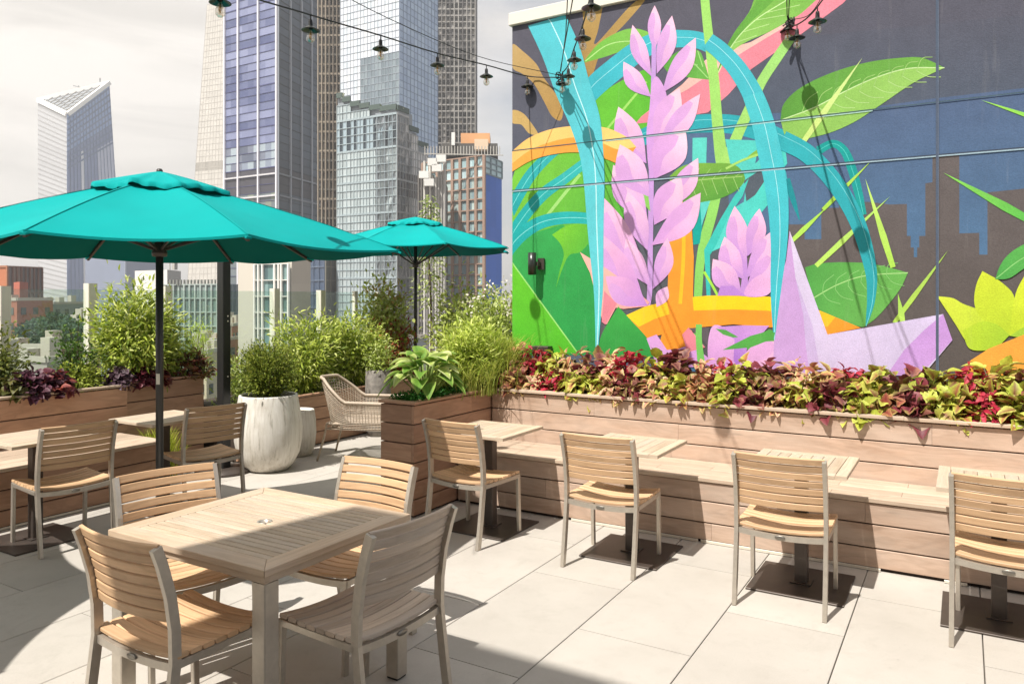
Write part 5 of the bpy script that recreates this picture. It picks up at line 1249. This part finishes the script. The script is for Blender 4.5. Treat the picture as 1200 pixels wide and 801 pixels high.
# 4 construction hoist tower between
def lattice(label,a,b,D,yt,nx,cols,name='tower_under_construction',yb=None,kd=.06,dk=S('3c352c')):
    r=empty(name,tuple(at(a,HZ,D)[:2])+(GZ,),0,label,'skyscraper'); z1=zt(yt,D); p0,p1=at(a,HZ,D),at(b,HZ,D); dv=FW*D*kd
    mb=MB(); mb.use(M['cwall']).color(dk); prism(mb,[p0+FW*3,p1+FW*3,p1+dv,p0+dv],GZ,z1-4); child(mb.build('core'),r)
    mb=MB(); mb.use(M['cwall']); n=int((z1-GZ)/3.6)
    for k in range(n):
        z=GZ+k*3.6; mb.color(S(random.choice(cols))); q0=Vector((p0.x,p0.y,z)); q1=Vector((p1.x,p1.y,z)); mb.beam(q0+FW*1.5,q1+FW*1.5,3.2,.7,0)
    child(mb.build('floor_slabs'),r); mb=MB(); mb.use(M['cwall'])
    for k in range(nx+1):
        q=p0.lerp(p1,k/nx); mb.color(S(random.choice(cols))); mb.beam(Vector((q.x,q.y,GZ)),Vector((q.x,q.y,z1+random.uniform(-3,3))),.5,.6,0)
    rr=random.Random(int(a))
    for k in range(int(n*nx*.5)):
        i=rr.randrange(nx); z=GZ+rr.randrange(n)*3.6+.5; q0=p0.lerp(p1,i/nx); q1=p0.lerp(p1,(i+1)/nx); mb.color(S(rr.choice(cols+['5c5448','2e2a26'])))
        mb.beam(Vector((q0.x,q0.y,z+1.2))+FW*.7,Vector((q1.x,q1.y,z+1.2))+FW*.7,.2,2.4,0)
    child(mb.build('scaffold'),r); return r
lattice('narrow brown scaffolded tower shaft between the violet tower and the reflective tower',373,404,285,-90,7,['7c7060','665c50','8c8070','54504a'])
lattice('dark scaffolded tower rising behind the stepped reflective tower',508,557,430,-90,10,['6e6a66','8a8680','565250','9a9690'],dk=S('3e3c3c'))
# 5 main reflective tower: upper shaft
D=250.; r,QL,QR,z1=tower('tall pale reflective glass tower with a lower block stepping down in green terraces',399,468,513,D,.05,.09,-90,core=(.35,.37,.4))
def cu(u,v):
    k=(zt(0,D)-(GZ+(z1-GZ)*v))/(D/FPX)  # picture row
    py=k
    if u>.35 and 60<py: return S(random.choice(['7e8a92','88949a','768289']))  # reflection painted as darker panes
    return S(random.choice(['dde1e6','d6dae2','e4e6e8','ced6dc']))
facade(r,QL,17,80,None,(17,80),(.12,.16),S('9aa2aa'),colf=cu,mat='cglass',depth=.15)
facade(r,QR,11,80,None,(11,80),(.12,.16),S('8492a6'),colf=lambda u,v: S(random.choice(['adbdd2','b4c4d6','a6b6cc'])),mat='cglass',depth=.15)
# stepped lower block (part of the same tower, stands in front)
D2=232.; pe=at(465,HZ,D2); pa=at(395,HZ,D2*1.05); pb=at(514,HZ,D2*1.09)
stepL=[(0,.10,104),(.10,.24,110),(.24,.40,117),(.40,.56,121),(.56,.74,125),(.74,1,128)]; stepR=[(0,.26,129),(.26,.48,148),(.48,.72,163),(.72,1,180)]
def gquad(p,q,z1_): return [Vector((p.x,p.y,GZ)),Vector((q.x,q.y,GZ)),Vector((q.x,q.y,z1_)),Vector((p.x,p.y,z1_))]
mbc=MB(); mbc.use(M['cwall']); mbg=MB(); mbg.use(M['cglass']); mbb=MB(); mbb.use(M['cwall'])
def block(p,q,z1_,side):
    back=(pb-pe) if side=='L' else (pa-pe)
    mbc.color(S('8b9196')); inn=back.normalized()*.4; prism(mbc,[p+inn,q+inn,q+back*.35,p+back*.35] if side=='L' else [p+inn,q+inn,q+back*.35,p+back*.35],GZ,z1_)
    ny=int((z1_-GZ)/2.5); zq=GZ+ny*2.5; Q=gquad(p,q,zq); nx=max(1,round((q-p).length/1.45)); nr=(Q[1]-Q[0]).cross(Q[3]-Q[0]).normalized()
    for i in range(nx):
        for j in range(ny):
            vv=[quadpt(Q,u,v) for u,v in ((i/nx,j/ny),((i+1)/nx,j/ny),((i+1)/nx,(j+1)/ny),(i/nx,(j+1)/ny))]
            py=HZ-(vv[0].z-CH)/D2*FPX
            if side=='L': c=['aeb9ba','b4bfc0','aab5b6','b9c3c4'] if py>180 or py<142 else (['3c464e'] if i%2 else ['9fb0b8'])
            else: c=['cccbc8','d0cdc9','c8c8c6','d3d0cb'] if py<200 or py>232 else ['6f6a66','7c7670']
            mbg.color(S(random.choice(c))); mbg.add(vv,[[0,1,2,3]])
    mbb.color(S('9daaae' if side=='L' else 'aaaaa8'))
    for i in range(nx+1): mbb.beam(quadpt(Q,i/nx,0)+nr*.1,quadpt(Q,i/nx,1)+nr*.1,.14,.2,0,nr)
    for j in range(ny+1): mbb.beam(quadpt(Q,0,j/ny)+nr*.1,quadpt(Q,1,j/ny)+nr*.1,.2 if j%4 else .6,.2,0,nr)
    # terrace planting + dark soffit
    mbt=MB(); mbt.use(M['cwall']); mbt.color(S('4c5a54')); c0=Vector((0,0,z1_)); mbt.beam(Vector((p.x,p.y,z1_+.8))+nr*.2,Vector((q.x,q.y,z1_+.8))+nr*.2,.5,1.6,0)
    for k in range(int((q-p).length*1.2)):
        w_=p.lerp(q,random.random())+back*.02*random.random(); mbt.color(S(random.choice(['8a9464','6f7c50','a4a878','9aa08a']))); h_=random.uniform(.4,1.5); mbt.beam(Vector((w_.x,w_.y,z1_+.2)),Vector((w_.x+random.uniform(-.6,.6),w_.y,z1_+h_)),random.uniform(.3,.9),random.uniform(.3,.8),0)
    child(mbt.build('terrace'),r)
for u0,u1,py in stepL: block(pa.lerp(pe,u0),pa.lerp(pe,u1),zt(py,D2),'L')
for u0,u1,py in stepR: block(pe.lerp(pb,u0),pe.lerp(pb,u1),zt(py,D2),'R')
for m_,nm in ((mbc,'podium'),(mbg,'podium_glazing'),(mbb,'podium_mullions')): child(m_.build(nm),r)
# 7 brick-piered tower with blue side
D=215.; r,QL,QR,z1=tower('mid-rise with orange-brown piers, bright blue right side and orange roof house',496,568,588,D,.06,.05,182,'high-rise',core=(.2,.2,.2),name='apartment_tower')
facade(r,QL,15,34,None,([k/8 for k in range(9)],[k/34 for k in range(35)]),(.85,.35),S('9a8070'),colf=lambda u,v: S(random.choice(['9fb4b4','8fa6aa','7f949a','b4c4c0'])) if v<.93 else S(random.choice(['b4ccd0','9cb8bc'])),mat='cglass2',depth=.6)
v_=vof(QR,207,D*1.03)
facade(r,sub(QR,0,v_),3,20,S('466cba'),mat='cwall',name='blue_wrap'); facade(r,sub(QR,v_,1),3,3,S('b4ccd0'),(3,3),(.4,.4),S('7c8a90'),mat='cglass2',depth=.3)
pe_,pa_,pb_=QL[1],QL[0],QR[1]
def roofbox(px0,px1,py0,py1,Dd,col,nm,dep_=8):
    mb=MB(); mb.use(M['cwall']).color(S(col)); a_=at(px0,py0,Dd); b_=at(px1,py0,Dd); prism(mb,[Vector((a_.x,a_.y,0)),Vector((b_.x,b_.y,0)),Vector((b_.x,b_.y,0))+FW*dep_,Vector((a_.x,a_.y,0))+FW*dep_],zt(py0,Dd),zt(py1,Dd)); child(mb.build(nm),r)
roofbox(518,583,182,168,D*1.035,'55534f','parapet'); roofbox(540,574,168,156,D*1.04,'cf9a6c','roof_house'); roofbox(556,572,175,163,D*1.02,'d9c0a4','roof_plant',4); roofbox(529,533,170,155,D*1.03,'d8d8d4','vent_stack',2)
mb=MB(); mb.use(M['cwall'])
for k in range(26):
    a_=at(498+k*3.5,184-abs(k-20)*.0,D*1.0); mb.color(S('b4b0a8')); mb.beam(Vector((a_.x,a_.y,z1)),Vector((a_.x,a_.y,z1+2.6)),.18,.18,0)
a_,b_=at(497,180,D),at(590,182,D); mb.beam(a_,b_,.25,.25,0); child(mb.build('guard_rail'),r)
# 8 open scaffold block with cranes between
r=lattice('scaffold-wrapped building shell with white site huts, above the background umbrella',491,521,208,196,9,['a4a09a','7c7874','c8c4bc','66625e'],name='building_under_construction',kd=.05,dk=S('6a6662')); r['category']='building site'
mb=MB(); mb.use(M['cwall']).color(S('dcdad4'))
for px,py in ((497,205),(507,190),(512,197),(517,186),(503,214)):
    a_=at(px,py,206); mb.beam(a_-RT*1.3,a_+RT*1.3,1.6,1.9,0)
child(mb.build('site_huts'),r)
# beige building with framed window bay
D=150.; r,QL,QR,z1=tower('beige stone building with a white-framed window bay, behind the clipped shrub',279,342,364,D,.03,.05,288,'building',core=(.4,.38,.34),name='stone_building')
facade(r,QL,1,1,S('cfc8ba'),mat='cwall',name='wall'); facade(r,QR,1,10,S('b4aa9a'),mat='cwall',name='wall')
Qb=[quadpt(QL,.36,0),quadpt(QL,.98,0),quadpt(QL,.98,vof(QL,309,D)),quadpt(QL,.36,vof(QL,309,D))]; nr=(QL[1]-QL[0]).cross(QL[3]-QL[0]).normalized()
Qb=[q+nr*.5 for q in Qb]
facade(r,Qb,8,22,None,([0,.12,.24,.60,.72,.80,1],[k/22 for k in range(23)]),(.32,.16),S('e8e4dc'),colf=lambda u,v:S(random.choice(['5f7a78','6c8886','50686a','7c9694'])),mat='cglass2',depth=.5,name='window_bay',bname='window_frames')
# slate strip right of it and glass office low behind bushes
r,QL,QR,z1=tower('dark blue-grey glass block squeezed between the beige building and the reflective tower',362,381,399,240,.03,.04,296,'office block',name='office_block')
facade(r,QL,3,18,S('4c5a70'),(3,18),(.15,.3),S('6a7688')); facade(r,QR,3,18,S('5c5a52'),(3,18),(.15,.3),S('7c786c'))
# green-grey gridded block behind the posts
r,QL,QR,z1=tower('grey-green office block with pale vertical piers, right of the large umbrella pole',192,262,290,230,.04,.05,333,'office block',name='office_block')
facade(r,QL,22,16,None,([k/11 for k in range(12)],[k/16 for k in range(17)]),(.55,.3),S('a8b4ae'),colf=lambda u,v:S(random.choice(['6f8480','7c918c','5c706e','8c9c96'])),mat='cglass2',depth=.5); facade(r,QR,6,16,S('6c7c84'),(6,16),(.3,.3),S('8c989c'))
mb=MB(); mb.use(M['cwall']).color(S('8a8c84'))
for k in range(16): a_=at(200+k*4,333,236); mb.beam(a_,a_+Vector((0,0,1.4)),.5,.5,0)
child(mb.build('roof_plant'),r)
# white building
r,QL,QR,z1=tower('white cubic building just left of the umbrella pole, partly behind the tallest bush',158,196,212,300,.04,.05,316,'building',core=S('cfccc4'),name='white_building')
facade(r,QL,1,1,S('d8d5ce'),mat='cwall',name='wall'); facade(r,QR,1,1,S('b8b6b0'),mat='cwall',name='wall')
mb=MB(); mb.use(M['cwall']).color(S('b0aca4')); a_=at(199,316,301); mb.beam(a_,a_+Vector((0,0,5)),.3,.3,0); mb.beam(a_+RT*2,a_+RT*2+Vector((0,0,3)),1.4,1.4,0); child(mb.build('roof_mast'),r)
# brick building far left
r,QL,QR,z1=tower('red brick and dark glass warehouse block at the left edge behind the glass balustrade',-60,9,49,210,.05,.05,312,'building',name='brick_building',core=S('6a4a3c'))
facade(r,QL,6,10,S('b06c48'),([k/6 for k in range(7)],[k/10 for k in range(11)]),(.5,.5),S('a8704e'),mat='cwall'); 
facade(r,QR,8,10,None,([k/8 for k in range(9)],[k/10 for k in range(11)]),(.35,.4),S('7a5c50'),colf=lambda u,v:S(random.choice(['8a7c78','76706e','9c8a80','6a6464'])),mat='cglass2',depth=.4)
r,QL,QR,z1=tower('lower red brick block in front of the warehouse at far left',16,23,33,190,.04,.04,330,'building',name='brick_building',core=S('8a4a38'))
facade(r,QL,1,1,S('a85a44'),mat='cwall',name='wall'); facade(r,QR,2,8,S('98503c'),mat='cwall',name='wall')
# ---- low roofs below the horizon
low=[ # a,e,b,D,ytop,col,label
 (-90,20,62,170,352,'a06450','broad low brick building with a flat roof behind the left heucheras'),
 (40,62,104,230,356,'8a9490','grey-green low block under the angular tower'),
 (-60,70,118,120,408,'8c6a5c','long dark brick roof edge close behind the left planter'),
 (-20,55,96,95,424,'a8a098','pale concrete rooftop parapet just beyond the balustrade at left'),
 (84,96,110,150,378,'b8aca0','narrow cream low building behind the dark bush'),
 (230,250,279,150,400,'b07c68','pink brick low building between post and planter end'),
 (226,242,262,120,414,'c4b49c','cream low building with small windows left of the black post'),
 (262,272,283,170,382,'b4705c','small red brick block beside the black post'),
 (380,430,500,140,398,'8c9090','grey low building hidden behind the back bushes'),
 (560,590,640,160,372,'94908c','grey building just left of the mural wall, low down'),
]
for a,e,b,Dd,yt,colr,lab in low:
    r,QL,QR,z1=tower(lab,a,e,b,Dd,.06,.06,yt,'building',name='low_building',core=S(colr))
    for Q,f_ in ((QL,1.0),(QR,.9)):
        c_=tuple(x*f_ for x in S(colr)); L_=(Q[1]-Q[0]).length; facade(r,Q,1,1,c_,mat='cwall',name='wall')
        mb=MB(); mb.use(M['cglass2']); nr=(Q[1]-Q[0]).cross(Q[3]-Q[0]).normalized(); nx=max(2,int(L_/3.2)); zt_=Q[3].z
        for i in range(nx):
            for j in range(7):
                z=zt_-1.6-j*3.4; x0_,x1_=(i+.3)/nx,(i+.7)/nx; p=Q[0].lerp(Q[1],x0_); q=Q[0].lerp(Q[1],x1_); mb.color(S(random.choice(['3c4448','4c5458','5c605c'])))
                mb.beam(Vector((p.x,p.y,z-.8))+nr*.06,Vector((q.x,q.y,z-.8))+nr*.06,.1,1.6,0,(0,0,1))
        child(mb.build('windows'),r)
    mb=MB(); mb.use(M['cwall']).color(S('b8b0a4')); c0=(QL[1]+QR[1])/2
    mb.beam(Vector((QL[0].x,QL[0].y,z1+.3)),Vector((QL[1].x,QL[1].y,z1+.3)),.4,.7,0); mb.beam(Vector((QR[0].x,QR[0].y,z1+.3)),Vector((QR[1].x,QR[1].y,z1+.3)),.4,.69,0)
    for k in range(3): p=QL[0].lerp(QR[1],.25+.22*k); mb.beam(Vector((p.x,p.y,z1))-RT*0,Vector((p.x,p.y,z1+random.uniform(1.2,3))),2.2,1.6,0)
    child(mb.build('roof'),r)
# distant trees between buildings, reads as one mass
n=9000; c0=at(72,386,135); cx=[at(px,py,Dd) for px,py,Dd in ((50,385,150),(65,380,150),(80,388,145),(40,392,140),(95,382,160),(58,394,138),(88,394,140))]
k=rng.integers(0,len(cx),n); P_=np.array([list(cx[i]) for i in k])+unit(rng.normal(size=(n,3)))*np.array([3.2,3.2,2.4])*rng.uniform(.5,1,(n,1))
V,F,C=leaves(P_,unit(rng.normal(size=(n,3))),unit(rng.normal(size=(n,3))+np.array([0,0,1])),rng.uniform(.5,.9,n),rng.uniform(.4,.6,n),pick(['4c6450','56705a','405a48'],n),None,.2,.2,segs=1)
o=npmesh('distant_trees',V,F,C,M['leaf']); tag(o,'dusky green mass of street trees low behind the left balustrade','trees',kind='stuff')
# ground far below
mb=MB(); mb.box(-4000,4000,-4000,4000,GZ-1,GZ,0); tag(mb.build('city_ground',plain('street_level',(.22,.21,.20),.9,nscale=.02,namt=.3)),kind='structure')

# haze: one closed box of thin even air round everything
mb=MB(); mb.box(-4100,4100,-4100,4100,GZ-2,240,0); hz=mb.build('haze'); m=bpy.data.materials.new('haze_air'); m.use_nodes=True; t=m.node_tree; t.nodes.clear()
o_=t.nodes.new('ShaderNodeOutputMaterial'); v_=t.nodes.new('ShaderNodeVolumePrincipled'); v_.inputs['Color'].default_value=(.98,.985,.99,1); v_.inputs['Density'].default_value=HAZE; v_.inputs['Anisotropy'].default_value=.2; t.links.new(v_.outputs[0],o_.inputs['Volume'])
hz.data.materials.clear(); hz.data.materials.append(m); tag(hz,'thin pale summer haze over the city','haze',kind='stuff')
# ================================================================== LIGHT, SKY, CAMERA
sd=Vector((.13,.59,-1)).normalized(); el=math.asin(-sd.z); az=math.atan2(-sd.x,-sd.y)
sl=bpy.data.lights.new('sun','SUN'); sl.energy=4.6; sl.angle=R_(.55); sl.color=(1,.96,.895); so=bpy.data.objects.new('sun',sl); COL.objects.link(so); so.rotation_euler=sd.to_track_quat('-Z','Y').to_euler()
wd=bpy.data.worlds.new('World'); sc.world=wd; wd.use_nodes=True; t=wd.node_tree; t.nodes.clear()
out=t.nodes.new('ShaderNodeOutputWorld'); bg=t.nodes.new('ShaderNodeBackground'); t.links.new(bg.outputs[0],out.inputs[0])
sk=t.nodes.new('ShaderNodeTexSky'); sk.sky_type='NISHITA'; sk.sun_disc=False; sk.sun_elevation=el; sk.sun_rotation=az%(2*math.pi); sk.air_density=1.0; sk.dust_density=2.5; sk.ozone_density=1.0
# thin high cloud veil, whiter towards the left of the view
gen=N(t,'ShaderNodeTexCoord').outputs['Generated']
dot=N(t,'ShaderNodeVectorMath',operation='DOT_PRODUCT'); t.links.new(gen,dot.inputs[0]); dot.inputs[1].default_value=tuple(-RT)
nz=noise(t,mapped(t,gen,(2.2,2.2,7.)),1.6,6,.55,.4)
veil=math_(t,'ADD',math_(t,'MULTIPLY',dot.outputs['Value'],1.0),math_(t,'MULTIPLY',nz,.75))
mask=ramp(t,veil,[(.22,.30),(.60,.90),(1.,.98)])
nz2=noise(t,mapped(t,gen,(1.5,1.5,6.)),2.2,7,.6,.8)
shade=ramp(t,nz2,[(.34,.84),(.60,1.06)])
CLOUD=(8.5,8.0,7.4)
col=mixc(t,mask,sk.outputs[0],mixc(t,1.,CLOUD,shade,'MULTIPLY'))
t.links.new(col,bg.inputs[0]); bg.inputs[1].default_value=.085
cam=bpy.data.cameras.new('camera'); co=bpy.data.objects.new('camera',cam); COL.objects.link(co)
co.location=(0,0,CH); co.rotation_euler=(R_(90),0,TH); cam.sensor_width=36; cam.lens=FPX/1200*36; cam.shift_y=-(400.5-HZ)/1200; cam.clip_start=.05; cam.clip_end=20000
sc.camera=co
sc.render.engine='CYCLES'; sc.view_settings.view_transform='Standard'; sc.view_settings.look='None'; sc.view_settings.gamma=1; sc.view_settings.exposure=.60
try: sc.cycles.transparent_max_bounces=24; sc.cycles.max_bounces=8
except Exception: pass
